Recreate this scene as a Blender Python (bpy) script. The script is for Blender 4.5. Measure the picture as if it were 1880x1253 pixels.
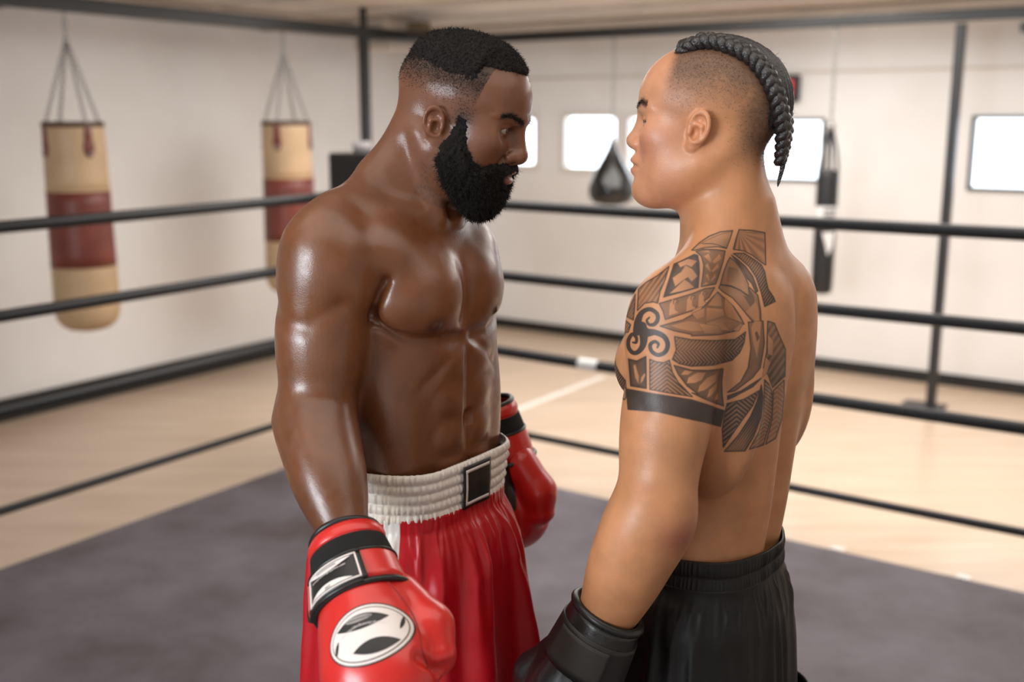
import bpy, bmesh, math, random
import numpy as np
from mathutils import Vector, Matrix
from mathutils.bvhtree import BVHTree

# ------------------------------------------------------------------ scene, camera, light
sc = bpy.context.scene
col = sc.collection
for o in list(bpy.data.objects): bpy.data.objects.remove(o)
F_PX, CAM_H, PITCH = 1983.0, 1.67, math.radians(11.7)
cam_d = bpy.data.cameras.new('camera'); cam = bpy.data.objects.new('camera', cam_d); col.objects.link(cam)
cam.location = (0, 0, CAM_H); cam.rotation_euler = (math.pi/2 - PITCH, 0, 0)
cam_d.sensor_width = 36.0; cam_d.lens = 36.0*F_PX/1880.0; cam_d.clip_start = 0.05
cam_d.dof.use_dof = True; cam_d.dof.focus_distance = 1.66; cam_d.dof.aperture_fstop = 2.3
sc.camera = cam
cy = sc.cycles; cy.use_adaptive_sampling = True; cy.adaptive_threshold = 0.03
cy.max_bounces = 6; cy.diffuse_bounces = 3; cy.glossy_bounces = 3; cy.transparent_max_bounces = 6; cy.caustics_reflective = False; cy.caustics_refractive = False
vs = sc.view_settings
vs.view_transform = 'Standard'; vs.look = 'None'; vs.gamma = 1.0; vs.use_curve_mapping = False; vs.exposure = 0.26
try: sc.display_settings.display_device = 'sRGB'
except Exception: pass

world = bpy.data.worlds.new('daylight'); sc.world = world; world.use_nodes = True
bg = world.node_tree.nodes['Background']; bg.inputs[0].default_value = (0.80, 0.90, 1.0, 1); bg.inputs[1].default_value = 4.0

def area(name, loc, target, sx, sy, power, color):
    d = bpy.data.lights.new(name, 'AREA'); d.shape = 'RECTANGLE'; d.size = sx; d.size_y = sy
    d.energy = power; d.color = color
    o = bpy.data.objects.new(name, d); col.objects.link(o); o.location = loc
    o.rotation_euler = (Vector(target)-Vector(loc)).to_track_quat('-Z', 'Y').to_euler()
    return o
# daylight through the large windows beside the photographer, an added fill behind, and the ceiling strip lamps
area('window_daylight_left', (-2.7, -0.7, 1.85), (-0.2, 1.8, 1.2), 1.7, 1.1, 95, (0.86, 0.93, 1.0))
area('window_daylight_right', (3.6, 0.4, 1.65), (0.3, 1.9, 1.3), 2.4, 1.3, 105, (0.90, 0.95, 1.0))
area('window_daylight_behind', (0.4, -2.6, 1.35), (0.4, 6.0, 0.6), 4.5, 2.0, 16, (0.95, 0.97, 1.0))  # added soft fill from behind, brightens the hall and the boxers
area('ceiling_lamp_light', (0.1, 1.2, 2.33), (0.1, 1.2, 0), 2.6, 1.2, 14, (1.0, 0.93, 0.84))
area('ceiling_lamp_light', (0.6, 5.4, 2.33), (0.6, 5.4, 0), 3.2, 2.6, 94, (1.0, 0.97, 0.93))
area('ceiling_lamp_light', (2.4, 4.2, 2.33), (2.4, 4.2, 0), 2.4, 2.4, 52, (1.0, 0.97, 0.93))

# ------------------------------------------------------------------ helpers
def mat(name): 
    m = bpy.data.materials.new(name); m.use_nodes = True
    return m, m.node_tree, m.node_tree.nodes['Principled BSDF']
def node(nt, t, **kw):
    n = nt.nodes.new(t)
    for k, v in kw.items(): setattr(n, k, v)
    return n
def simple(name, c, rough=0.5, metal=0.0, noise=0.0, scale=20.0, bump=0.0, bscale=60.0, spec=0.5, coat=0.0, sheen=0.0):
    m, nt, b = mat(name)
    b.inputs['Base Color'].default_value = (*c, 1); b.inputs['Roughness'].default_value = rough
    b.inputs['Metallic'].default_value = metal; b.inputs['Specular IOR Level'].default_value = spec
    b.inputs['Coat Weight'].default_value = coat; b.inputs['Coat Roughness'].default_value = 0.15
    b.inputs['Sheen Weight'].default_value = sheen
    tc = node(nt, 'ShaderNodeTexCoord')
    if noise:
        n = node(nt, 'ShaderNodeTexNoise'); n.inputs['Scale'].default_value = scale; n.inputs['Detail'].default_value = 5
        nt.links.new(tc.outputs['Object'], n.inputs['Vector'])
        r = node(nt, 'ShaderNodeMapRange'); r.inputs[1].default_value = 0.3; r.inputs[2].default_value = 0.7
        r.inputs[3].default_value = 1-noise; r.inputs[4].default_value = 1+noise
        nt.links.new(n.outputs['Fac'], r.inputs[0])
        x = node(nt, 'ShaderNodeVectorMath', operation='SCALE'); x.inputs[0].default_value = c
        nt.links.new(r.outputs[0], x.inputs['Scale']); nt.links.new(x.outputs[0], b.inputs['Base Color'])
    if bump:
        n = node(nt, 'ShaderNodeTexNoise'); n.inputs['Scale'].default_value = bscale; n.inputs['Detail'].default_value = 4
        nt.links.new(tc.outputs['Object'], n.inputs['Vector'])
        bp = node(nt, 'ShaderNodeBump'); bp.inputs['Strength'].default_value = bump; bp.inputs['Distance'].default_value = 0.01
        nt.links.new(n.outputs['Fac'], bp.inputs['Height']); nt.links.new(bp.outputs[0], b.inputs['Normal'])
    return m
def link(o, parent=None):
    col.objects.link(o)
    if parent: o.parent = parent
    return o
def tag(o, label=None, cat=None, group=None, kind=None):
    if label: o['label'] = label
    if cat: o['category'] = cat
    if group: o['group'] = group
    if kind: o['kind'] = kind
    return o
def empty(name, loc=(0, 0, 0), rz=0.0, label=None, cat=None, group=None):
    e = bpy.data.objects.new(name, None); col.objects.link(e); e.location = loc; e.rotation_euler = (0, 0, rz)
    e.empty_display_size = 0.1
    return tag(e, label, cat, group)
def np_mesh(name, V, faces, material, parent=None, smooth=True, attrs=None):
    """faces: list of (n,3) / (n,4) int arrays or python list of index lists"""
    me = bpy.data.meshes.new(name)
    V = np.asarray(V, np.float32)
    me.vertices.add(len(V)); me.vertices.foreach_set('co', V.ravel())
    if isinstance(faces, np.ndarray): faces = [faces]
    if isinstance(faces[0], np.ndarray):
        loops = np.concatenate([f.ravel() for f in faces]).astype(np.int32)
        cnt = np.concatenate([np.full(len(f), f.shape[1]) for f in faces])
    else:
        loops = np.array([i for f in faces for i in f], np.int32); cnt = np.array([len(f) for f in faces])
    start = np.concatenate([[0], np.cumsum(cnt)[:-1]]).astype(np.int32)
    me.loops.add(len(loops)); me.loops.foreach_set('vertex_index', loops)
    me.polygons.add(len(cnt)); me.polygons.foreach_set('loop_start', start)
    me.update(calc_edges=True); me.validate()
    me.polygons.foreach_set('use_smooth', np.full(len(me.polygons), smooth))
    if attrs:
        for k, a in attrs.items():
            a = np.asarray(a, np.float32)
            if a.ndim == 1:
                at_ = me.attributes.new(k, 'FLOAT', 'POINT'); at_.data.foreach_set('value', a)
            else:
                c4 = np.ones((len(V), 4), np.float32); c4[:, :3] = a
                at_ = me.attributes.new(k, 'FLOAT_COLOR', 'POINT'); at_.data.foreach_set('color', c4.ravel())
    if material: me.materials.append(material)
    return link(bpy.data.objects.new(name, me), parent)
def bm_obj(name, bm, material, parent=None, smooth=False):
    me = bpy.data.meshes.new(name); bmesh.ops.recalc_face_normals(bm, faces=bm.faces)
    bm.to_mesh(me); bm.free()
    if smooth: me.polygons.foreach_set('use_smooth', [True]*len(me.polygons))
    if material: me.materials.append(material)
    return link(bpy.data.objects.new(name, me), parent)
def add_box(bm, c, s, M=None, bevel=0.0):
    r = bmesh.ops.create_cube(bm, size=1.0)
    T = Matrix.Translation(c) @ Matrix.Diagonal((*s, 1))
    if M is not None: T = M @ T
    bmesh.ops.transform(bm, matrix=T, verts=r['verts'])
    if bevel:
        es = list({e for v in r['verts'] for e in v.link_edges})
        bmesh.ops.bevel(bm, geom=es, offset=bevel, segments=2, profile=0.5, affect='EDGES')
def tube_mesh(pts, radii, seg=12, closed=False, caps=True):
    pts = [Vector(p) for p in pts]; n = len(pts)
    if not hasattr(radii, '__len__'): radii = [radii]*n
    V = []; Fc = []
    up = None
    for i, p in enumerate(pts):
        t = (pts[(i+1) % n] - pts[i-1]) if closed else (pts[min(i+1, n-1)]-pts[max(i-1, 0)])
        t.normalize()
        if up is None:
            up = Vector((0, 0, 1)) if abs(t.z) < 0.9 else Vector((1, 0, 0))
        b = t.cross(up); b.normalize(); up = b.cross(t); up.normalize()
        for j in range(seg):
            a = 2*math.pi*j/seg
            V.append(p + (b*math.cos(a) + up*math.sin(a))*radii[i])
    m = n if closed else n-1
    for i in range(m):
        for j in range(seg):
            a, b_ = i*seg+j, i*seg+(j+1) % seg
            c, d = ((i+1) % n)*seg+(j+1) % seg, ((i+1) % n)*seg+j
            Fc.append([a, b_, c, d])
    if caps and not closed:
        Fc.append(list(range(seg))[::-1]); Fc.append([(n-1)*seg+j for j in range(seg)])
    return V, Fc
def tube(name, pts, r, material, parent=None, seg=12, closed=False):
    V, Fc = tube_mesh(pts, r, seg, closed)
    return np_mesh(name, [tuple(v) for v in V], Fc, material, parent)
def lathe(name, prof, material, parent=None, seg=32, loc=(0, 0, 0), M=None):
    V = []; Fc = []
    for r, z in prof:
        for j in range(seg):
            a = 2*math.pi*j/seg; v = Vector((r*math.cos(a), r*math.sin(a), z))
            if M is not None: v = M @ v
            V.append(tuple(v + Vector(loc)))
    for i in range(len(prof)-1):
        for j in range(seg):
            Fc.append([i*seg+j, i*seg+(j+1) % seg, (i+1)*seg+(j+1) % seg, (i+1)*seg+j])
    Fc.append(list(range(seg))[::-1]); Fc.append([(len(prof)-1)*seg+j for j in range(seg)])
    return np_mesh(name, V, Fc, material, parent)

# ------------------------------------------------------------------ implicit modelling (numpy)
def rotm(yaw=0, pitch=0, roll=0):
    """yaw about z, pitch = nose down positive about y, roll about x (degrees)"""
    return np.array((Matrix.Rotation(math.radians(yaw), 3, 'Z') @ Matrix.Rotation(math.radians(pitch), 3, 'Y') @ Matrix.Rotation(math.radians(roll), 3, 'X')))
def axis_rot(d, up=(0, 0, 1)):
    """columns: x = d, others perpendicular"""
    d = np.array(d, float); d /= np.linalg.norm(d)
    u = np.array(up, float); u -= d*(u@d)
    if np.linalg.norm(u) < 1e-6: u = np.array([1., 0, 0]) - d*d[0]
    u /= np.linalg.norm(u); y = np.cross(u, d)
    return np.stack([d, y, u], 1)
def graded(lo, hi, spans, coarse):
    """axis samples: coarse step except inside spans [(a,b,step)]"""
    x = lo; out = [lo]
    while x < hi:
        st = coarse
        for a, b, s in spans:
            if a <= x < b: st = min(st, s)
        x += st; out.append(x)
    return np.array(out, np.float32)
class Field:
    def __init__(s, ax, ay, az):
        s.ax, s.ay, s.az = ax, ay, az
        s.V = np.full((len(ax), len(ay), len(az)), 1.0, np.float32)
        s.R = np.eye(3); s.O = np.zeros(3)
    def frame(s, R=None, O=None):
        s.R = np.eye(3) if R is None else np.array(R); s.O = np.zeros(3) if O is None else np.array(O, float)
    def _sl(s, c, rad):
        c = s.R @ np.array(c, float) + s.O
        sl = []
        for a, ci in zip((s.ax, s.ay, s.az), c):
            i0 = max(0, int(np.searchsorted(a, ci-rad))-1); i1 = min(len(a), int(np.searchsorted(a, ci+rad))+1)
            if i1 <= i0: return None, None
            sl.append(slice(i0, i1))
        gx = s.ax[sl[0]][:, None, None]-s.O[0]; gy = s.ay[sl[1]][None, :, None]-s.O[1]; gz = s.az[sl[2]][None, None, :]-s.O[2]
        R = s.R.astype(np.float32)
        q = [R[0, i]*gx + R[1, i]*gy + R[2, i]*gz for i in range(3)]
        return tuple(sl), q
    def add(s, prim, k=0.0):
        fn, c, rad = prim
        sl, q = s._sl(c, rad+k+0.02)
        if sl is None: return
        d = fn(*q); a = s.V[sl]
        if k > 0:
            h = np.maximum(k-np.abs(a-d), 0)/k
            s.V[sl] = np.minimum(a, d) - h*h*k*0.25
        else: s.V[sl] = np.minimum(a, d)
    def sub(s, prim, k=0.0):
        fn, c, rad = prim
        sl, q = s._sl(c, rad+k+0.02)
        if sl is None: return
        d = -fn(*q); a = s.V[sl]
        if k > 0:
            h = np.maximum(k-np.abs(a-d), 0)/k
            s.V[sl] = np.maximum(a, d) + h*h*k*0.25
        else: s.V[sl] = np.maximum(a, d)
    def bump(s, pts, w, amp):
        """raise (amp>0) or groove (amp<0) the surface along a polyline / at a point"""
        pts = [np.array(p, float) for p in pts]
        c = sum(pts)/len(pts); rad = max(np.linalg.norm(p-c) for p in pts) + 2.6*w
        sl, q = s._sl(c, rad)
        if sl is None: return
        d2 = None
        segs = list(zip(pts[:-1], pts[1:])) if len(pts) > 1 else [(pts[0], pts[0])]
        for a, b in segs:
            ab = b-a; L = max(ab@ab, 1e-12)
            pa = [q[i]-np.float32(a[i]) for i in range(3)]
            t = np.clip((pa[0]*ab[0]+pa[1]*ab[1]+pa[2]*ab[2])/L, 0, 1).astype(np.float32) if len(pts) > 1 else 0
            e = sum((pa[i]-t*np.float32(ab[i]))**2 for i in range(3))
            d2 = e if d2 is None else np.minimum(d2, e)
        s.V[sl] -= np.float32(amp)*np.exp(-d2/np.float32(w*w))
    def mesh(s, smooth=3):
        V = s.V; nx, ny, nz = V.shape
        ins = (V < 0)
        cnt = np.zeros((nx-1, ny-1, nz-1), np.uint8)
        for i in (0, 1):
            for j in (0, 1):
                for k in (0, 1): cnt += ins[i:nx-1+i, j:ny-1+j, k:nz-1+k]
        act = np.nonzero((cnt > 0) & (cnt < 8)); n = len(act[0])
        cid = np.full(cnt.shape, -1, np.int32); cid[act] = np.arange(n)
        ci, cj, ck = act
        corner = {}
        P = {}
        for i in (0, 1):
            for j in (0, 1):
                for k in (0, 1): corner[i, j, k] = V[ci+i, cj+j, ck+k]
        acc = np.zeros((n, 3)); num = np.zeros(n)
        keys = list(corner)
        for a in keys:
            for dim in range(3):
                if a[dim] == 0:
                    b = list(a); b[dim] = 1; b = tuple(b)
                    va, vb = corner[a], corner[b]
                    m = (va < 0) != (vb < 0)
                    den = np.where(m, va-vb, 1); t = np.where(m, va/den, 0)
                    pos = [s.ax[ci+a[0]].astype(float), s.ay[cj+a[1]].astype(float), s.az[ck+a[2]].astype(float)]
                    axx = (s.ax, s.ay, s.az)[dim]; cc = (ci, cj, ck)[dim]
                    pos[dim] = axx[cc] + t*(axx[cc+1]-axx[cc])
                    for d in range(3): acc[:, d] += np.where(m, pos[d], 0)
                    num += m
        P = acc/num[:, None]
        quads = []
        for dim in range(3):
            sa = [slice(1, -1)]*3; sb = [slice(1, -1)]*3
            sa[dim] = slice(0, -1); sb[dim] = slice(1, None)
            ia, ib = ins[tuple(sa)], ins[tuple(sb)]
            e = np.nonzero(ia != ib)
            e = [e[d] + (0 if d == dim else 1) for d in range(3)]
            flip = ins[e[0], e[1], e[2]]
            o1, o2 = [(1, 2), (2, 0), (0, 1)][dim]
            def c(d1, d2):
                x = [e[0].copy(), e[1].copy(), e[2].copy()]; x[o1] += d1; x[o2] += d2
                return cid[x[0], x[1], x[2]]
            q = np.stack([c(-1, -1), c(0, -1), c(0, 0), c(-1, 0)], 1)
            q[~flip] = q[~flip][:, ::-1]
            quads.append(q)
        Q = np.concatenate(quads); Q = Q[(Q >= 0).all(1)]
        if smooth:
            E = np.concatenate([Q[:, [0, 1]], Q[:, [1, 2]], Q[:, [2, 3]], Q[:, [3, 0]]])
            deg = np.maximum(np.bincount(E.ravel(), minlength=n), 1)[:, None]
            for it in range(smooth):
                for lam in (0.55, -0.57):
                    S = np.stack([np.bincount(E[:, 0], P[E[:, 1], d], n)+np.bincount(E[:, 1], P[E[:, 0], d], n) for d in range(3)], 1)
                    P = P + lam*(S/deg-P)
        return P, Q
def ell(c, r, rot=None):
    c = np.array(c, float); r = np.array(r, float)
    def fn(x, y, z):
        p = [x-np.float32(c[0]), y-np.float32(c[1]), z-np.float32(c[2])]
        if rot is not None:
            R = np.array(rot, np.float32); p = [R[0, i]*p[0]+R[1, i]*p[1]+R[2, i]*p[2] for i in range(3)]
        k0 = np.sqrt(sum((p[i]/np.float32(r[i]))**2 for i in range(3)))
        k1 = np.sqrt(sum((p[i]/np.float32(r[i]**2))**2 for i in range(3)))+1e-6
        return k0*(k0-1)/k1
    return fn, c, r.max()
def cone(a, b, ra, rb):
    a = np.array(a, float); b = np.array(b, float); ab = b-a; L = ab@ab
    def fn(x, y, z):
        p = [x-np.float32(a[0]), y-np.float32(a[1]), z-np.float32(a[2])]
        t = np.clip((p[0]*np.float32(ab[0])+p[1]*np.float32(ab[1])+p[2]*np.float32(ab[2]))/np.float32(L), 0, 1)
        d = np.sqrt(sum((p[i]-t*np.float32(ab[i]))**2 for i in range(3)))
        return d-(np.float32(ra)+t*np.float32(rb-ra))
    return fn, (a+b)/2, math.sqrt(L)/2+max(ra, rb)
def spindle(a, b, r1, r2, up=(0, 0, 1)):
    """ellipsoid with long axis a-b, radii r1 (sideways), r2 (along up)"""
    a = np.array(a, float); b = np.array(b, float)
    return ell((a+b)/2, (np.linalg.norm(b-a)/2, r1, r2), axis_rot(b-a, up))
def torus(c, R_, r, rot=None, sy=1.0):
    c = np.array(c, float)
    def fn(x, y, z):
        p = [x-np.float32(c[0]), y-np.float32(c[1]), z-np.float32(c[2])]
        if rot is not None:
            M_ = np.array(rot, np.float32); p = [M_[0, i]*p[0]+M_[1, i]*p[1]+M_[2, i]*p[2] for i in range(3)]
        q = np.sqrt(p[0]**2+(p[2]/sy)**2)-R_
        return np.sqrt(q*q+p[1]**2)-r
    return fn, c, (R_+r)*max(1, sy)
def loft(st, n=2.2):
    """stack of horizontal superellipse sections: rows z, cx, cy, a(y half), b(x half)"""
    st = np.array(st, float); zz = st[:, 0]
    fine = np.linspace(zz[0], zz[-1], 200)
    def cr(y):   # smooth interpolation of the section table
        v = np.interp(fine, zz, y); k = np.hanning(17); k /= k.sum()
        return np.convolve(np.pad(v, 8, mode='edge'), k, 'valid')
    C = [cr(st[:, i]).astype(np.float32) for i in range(1, 5)]
    c = np.array([st[:, 1].mean(), st[:, 2].mean(), (zz[0]+zz[-1])/2])
    def fn(x, y, z):
        x, y, z = np.broadcast_arrays(x, y, z)
        cx, cy, a, b = [np.interp(z, fine, v).astype(np.float32) for v in C]
        px = np.abs(x-cx)/b; py = np.abs(y-cy)/a
        k = (px**n+py**n+1e-9)**(1.0/n)
        g = np.minimum(a, b)*0.5+0.5*np.sqrt((((x-cx))**2+((y-cy))**2)/(k*k+1e-6))
        d = (k-1)*g*0.92
        ez = np.maximum(np.maximum(fine[0]-z, z-fine[-1]), 0)
        return np.where(ez > 0, np.sqrt(np.maximum(d, 0)**2+ez**2)+0.0, np.maximum(d, np.maximum(fine[0]-z, z-fine[-1])))
    return fn, c, (zz[-1]-zz[0])/2+0.3
# ------------------------------------------------------------------ the gym hall
RING = math.radians(-34.5)
E1 = Vector((math.cos(RING), math.sin(RING), 0)); E2 = Vector((-E1.y, E1.x, 0))   # right along ring side, away from the camera
UP = Vector((0, 0, 1))
def ring_matrix(o): return Matrix((( E1.x, E2.x, 0, o.x), (E1.y, E2.y, 0, o.y), (0, 0, 1, o.z), (0, 0, 0, 1)))
CORNER = Vector((-0.821, 5.447, 0))          # far corner of the ring mat
WALLC = Vector((-0.667, 9.17, 0))            # corner of the hall
MW = ring_matrix(WALLC); MR = ring_matrix(CORNER)
FLOOR_Z = -0.025
CEIL_Z = 2.37

m_wall, nt, b = mat('painted_wall')
tc = node(nt, 'ShaderNodeTexCoord'); n1 = node(nt, 'ShaderNodeTexNoise'); n1.inputs['Scale'].default_value = 1.1; n1.inputs['Detail'].default_value = 3
r1 = node(nt, 'ShaderNodeValToRGB'); r1.color_ramp.elements[0].position = 0.32; r1.color_ramp.elements[1].position = 0.62
r1.color_ramp.elements[0].color = (0.73, 0.695, 0.665, 1); r1.color_ramp.elements[1].color = (0.82, 0.795, 0.775, 1)
nt.links.new(tc.outputs['Object'], n1.inputs['Vector']); nt.links.new(n1.outputs['Fac'], r1.inputs[0]); nt.links.new(r1.outputs[0], b.inputs['Base Color'])
b.inputs['Roughness'].default_value = 0.75
m_ceil = simple('ceiling_paint', (0.68, 0.60, 0.52), 0.8, noise=0.06, scale=3)
m_black = simple('black_paint', (0.012, 0.012, 0.012), 0.5)
m_baseboard = simple('baseboard_rubber', (0.010, 0.009, 0.008), 0.6)
m_steel = simple('dark_rack_steel', (0.016, 0.016, 0.016), 0.40, noise=0.15, scale=6)
m_floor, nt, b = mat('light_wood_floor')
tc = node(nt, 'ShaderNodeTexCoord'); mp = node(nt, 'ShaderNodeMapping'); mp.inputs['Scale'].default_value = (1.2, 9.0, 1)
n1 = node(nt, 'ShaderNodeTexNoise'); n1.inputs['Scale'].default_value = 1.2; n1.inputs['Detail'].default_value = 6
r1 = node(nt, 'ShaderNodeValToRGB'); r1.color_ramp.elements[0].position = 0.3; r1.color_ramp.elements[1].position = 0.7
r1.color_ramp.elements[0].color = (0.51, 0.375, 0.265, 1); r1.color_ramp.elements[1].color = (0.62, 0.475, 0.355, 1)
nt.links.new(tc.outputs['Object'], mp.inputs['Vector']); nt.links.new(mp.outputs[0], n1.inputs['Vector'])
nt.links.new(n1.outputs['Fac'], r1.inputs[0]); nt.links.new(r1.outputs[0], b.inputs['Base Color'])
b.inputs['Roughness'].default_value = 0.28; b.inputs['Specular IOR Level'].default_value = 0.45
m_mat, nt, b = mat('ring_canvas')
tc = node(nt, 'ShaderNodeTexCoord'); n1 = node(nt, 'ShaderNodeTexNoise'); n1.inputs['Scale'].default_value = 1.7; n1.inputs['Detail'].default_value = 7; n1.inputs['Roughness'].default_value = 0.62
r1 = node(nt, 'ShaderNodeValToRGB'); r1.color_ramp.elements[0].position = 0.30; r1.color_ramp.elements[1].position = 0.66
r1.color_ramp.elements[0].color = (0.058, 0.040, 0.038, 1); r1.color_ramp.elements[1].color = (0.150, 0.132, 0.150, 1)
e = r1.color_ramp.elements.new(0.45); e.color = (0.100, 0.084, 0.094, 1)
nt.links.new(tc.outputs['Object'], n1.inputs['Vector']); nt.links.new(n1.outputs['Fac'], r1.inputs[0]); nt.links.new(r1.outputs[0], b.inputs['Base Color'])
b.inputs['Roughness'].default_value = 0.62; b.inputs['Specular IOR Level'].default_value = 0.35
n2 = node(nt, 'ShaderNodeTexNoise'); n2.inputs['Scale'].default_value = 240; bp = node(nt, 'ShaderNodeBump'); bp.inputs['Strength'].default_value = 0.2; bp.inputs['Distance'].default_value = 0.002
nt.links.new(tc.outputs['Object'], n2.inputs['Vector']); nt.links.new(n2.outputs['Fac'], bp.inputs['Height']); nt.links.new(bp.outputs[0], b.inputs['Normal'])

def struct_box(name, c, s, M, material, bevel=0.0, parent=None):
    bm = bmesh.new(); add_box(bm, c, s, M, bevel); o = bm_obj(name, bm, material, parent)
    if parent is None: o['kind'] = 'structure'
    return o
# floor and ceiling (wall frame: x along the back wall, y away)
struct_box('floor', (3.9, -5.5, FLOOR_Z-0.05), (8.4, 12.0, 0.1), MW, m_floor)
ceiling_o = struct_box('ceiling', (3.9, -5.5, CEIL_Z+0.05), (8.4, 12.0, 0.1), MW, m_ceil)
struct_box('wall_left', (-0.06, -5.5, 1.2), (0.12, 12.0, 2.6), MW, m_wall)
struct_box('wall_right', (8.06, -5.5, 1.2), (0.12, 12.0, 2.6), MW, m_wall)
struct_box('wall_front', (3.9, -11.56, 1.2), (8.4, 0.12, 2.6), MW, m_wall)
# back wall with window openings
WIN = [(0.45, 1.065, 1.275, 1.695), (1.280, 1.785, 1.262, 1.705), (1.830, 2.40, 1.262, 1.700), (2.72, 3.315, 1.255, 1.655), (4.250, 4.90, 1.238, 1.672)]
bm = bmesh.new(); WT = 0.12
zlo, zhi = 1.238, 1.705
add_box(bm, (3.95, WT/2, (zlo-0.1)/2), (8.1, WT, zlo+0.1), MW)
add_box(bm, (3.95, WT/2, (zhi+2.5)/2), (8.1, WT, 2.5-zhi), MW)
edges = [-0.1] + [v for w in WIN for v in w[:2]] + [8.0]
for i in range(0, len(edges), 2):
    a, b_ = edges[i], edges[i+1]
    add_box(bm, ((a+b_)/2, WT/2, (zlo+zhi)/2), (b_-a, WT, zhi-zlo), MW)
for (a, b_, c, d) in WIN:
    if c > zlo: add_box(bm, ((a+b_)/2, WT/2, (zlo+c)/2), (b_-a, WT, c-zlo), MW)
    if d < zhi: add_box(bm, ((a+b_)/2, WT/2, (zhi+d)/2), (b_-a, WT, zhi-d), MW)
tag(bm_obj('wall_back', bm, m_wall), kind='structure')
m_glass, nt, b = mat('window_glass'); nt.nodes.remove(b)
tr = node(nt, 'ShaderNodeBsdfTransparent'); gl = node(nt, 'ShaderNodeBsdfGlossy'); gl.inputs['Roughness'].default_value = 0.05
mx = node(nt, 'ShaderNodeMixShader'); mx.inputs[0].default_value = 0.06
nt.links.new(tr.outputs[0], mx.inputs[1]); nt.links.new(gl.outputs[0], mx.inputs[2]); nt.links.new(mx.outputs[0], nt.nodes['Material Output'].inputs[0])
m_winframe = simple('cream_window_frame', (0.72, 0.68, 0.64), 0.5)
m_windark = simple('dark_window_frame', (0.045, 0.045, 0.045), 0.5)
def rounded_rect(w, h, r, n=6):
    pts = []
    for cx, cy, a0 in ((w/2-r, h/2-r, 0), (-w/2+r, h/2-r, 90), (-w/2+r, -h/2+r, 180), (w/2-r, -h/2+r, 270)):
        for i in range(n+1):
            a = math.radians(a0+90*i/n); pts.append((cx+r*math.cos(a), cy+r*math.sin(a)))
    return pts
for i, (a, b_, c, d) in enumerate(WIN):
    dark = i >= 3; fw = 0.022 if dark else 0.03; rr = 0.004 if dark else 0.035
    cx, cz, w, h = (a+b_)/2, (c+d)/2, b_-a, d-c
    win = empty('window_%d' % (i+1), MW @ Vector((cx, 0.0, cz)), RING); win['kind'] = 'structure'
    out = [(x, z) for x, z in rounded_rect(w+0.02, h+0.02, 0.004)]; inn = rounded_rect(w-2*fw if not dark else w-0.02, h-2*fw if not dark else h-0.02, rr)
    V = []; Fc = []; n = len(out)
    for y in (-0.018, 0.05):
        V += [(x, y, z) for x, z in out] + [(x, y, z) for x, z in inn]
    for j in range(n):
        k = (j+1) % n
        Fc += [[j, k, n+k, n+j], [2*n+k, 2*n+j, 3*n+j, 3*n+k], [n+j, n+k, 3*n+k, 3*n+j], [k, j, 2*n+j, 2*n+k]]
    np_mesh('window_frame', V, Fc, m_windark if dark else m_winframe, win, smooth=False)
    bm = bmesh.new(); add_box(bm, (0, 0.035, 0), (w, 0.006, h)); bm_obj('pane', bm, m_glass, win)
# panel seam, baseboards, painted floor line
struct_box('trim_1', (3.9, -0.004, 1.965), (8.0, 0.008, 0.018), MW, simple('seam_paint', (0.62, 0.56, 0.50), 0.6))
struct_box('baseboard_back', (3.9, -0.008, 0.013), (8.0, 0.016, 0.076), MW, m_baseboard)
struct_box('baseboard_left', (0.008, -5.5, 0.04), (0.016, 11, 0.13), MW, m_baseboard)
m_line = simple('floor_line_paint', (0.80, 0.74, 0.68), 0.35)
ql = MW.inverted() @ Vector((-0.03, 6.12, 0))
struct_box('trim_2', (ql.x+0.02, ql.y+0.35, FLOOR_Z+0.001), (0.055, 1.5, 0.002), MW, m_line)
struct_box('trim_3', (0.045, -5.5, CEIL_Z-0.045), (0.06, 11, 0.07), MW, m_ceil)
struct_box('trim_4', (3.9, -0.05, CEIL_Z-0.04), (8.0, 0.10, 0.06), MW, m_ceil)
for k in range(7):
    struct_box('joist', (3.9, -0.9-0.75*k, CEIL_Z-0.012), (8.2, 0.045, 0.024), MW, m_ceil, 0.0, ceiling_o)
# boxing ring: mat, posts, ropes
RS = 4.7
bm = bmesh.new(); add_box(bm, (RS/2, -RS/2, -0.0125), (RS, RS, 0.024), MR, 0.006)
mat_o = bm_obj('ring_mat', bm, m_mat); tag(mat_o, 'large square dark grey canvas boxing mat on the wooden floor', 'mat')
m_rope, nt, b = mat('black_rope_sleeve'); b.inputs['Base Color'].default_value = (0.008, 0.0085, 0.010, 1); b.inputs['Roughness'].default_value = 0.45; b.inputs['Specular IOR Level'].default_value = 0.35
m_pad = simple('black_vinyl_pad', (0.010, 0.010, 0.010), 0.45)
m_tape = simple('white_tape', (0.75, 0.72, 0.70), 0.6, noise=0.1)
for (px, py, lab) in ((0.0, 0.0, 'black ring corner post with tall padded cover behind the bearded boxer'),
                      (RS, 0.0, 'black padded ring corner post out to the right'), (0.0, -RS, 'black padded ring corner post out to the left')):
    e = empty('ring_corner_post', MR @ Vector((px, py, 0)), RING, lab, 'ring post', 'ring corner posts')
    bm = bmesh.new(); bmesh.ops.create_cone(bm, cap_ends=True, segments=20, radius1=0.045, radius2=0.045, depth=1.42, matrix=Matrix.Translation((0, 0, 0.712)))
    bm_obj('post', bm, m_pad, e, True)
    bm = bmesh.new(); dx = 0.0 if px == 0 and py == 0 else 0
    if px == 0 and py == 0: add_box(bm, (0.12, -0.02, 0.80), (0.32, 0.15, 1.40), None, 0.012)
    else: add_box(bm, (0, 0, 0.80), (0.20, 0.20, 1.40), None, 0.012)
    bm_obj('corner_pad', bm, m_pad, e)
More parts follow.
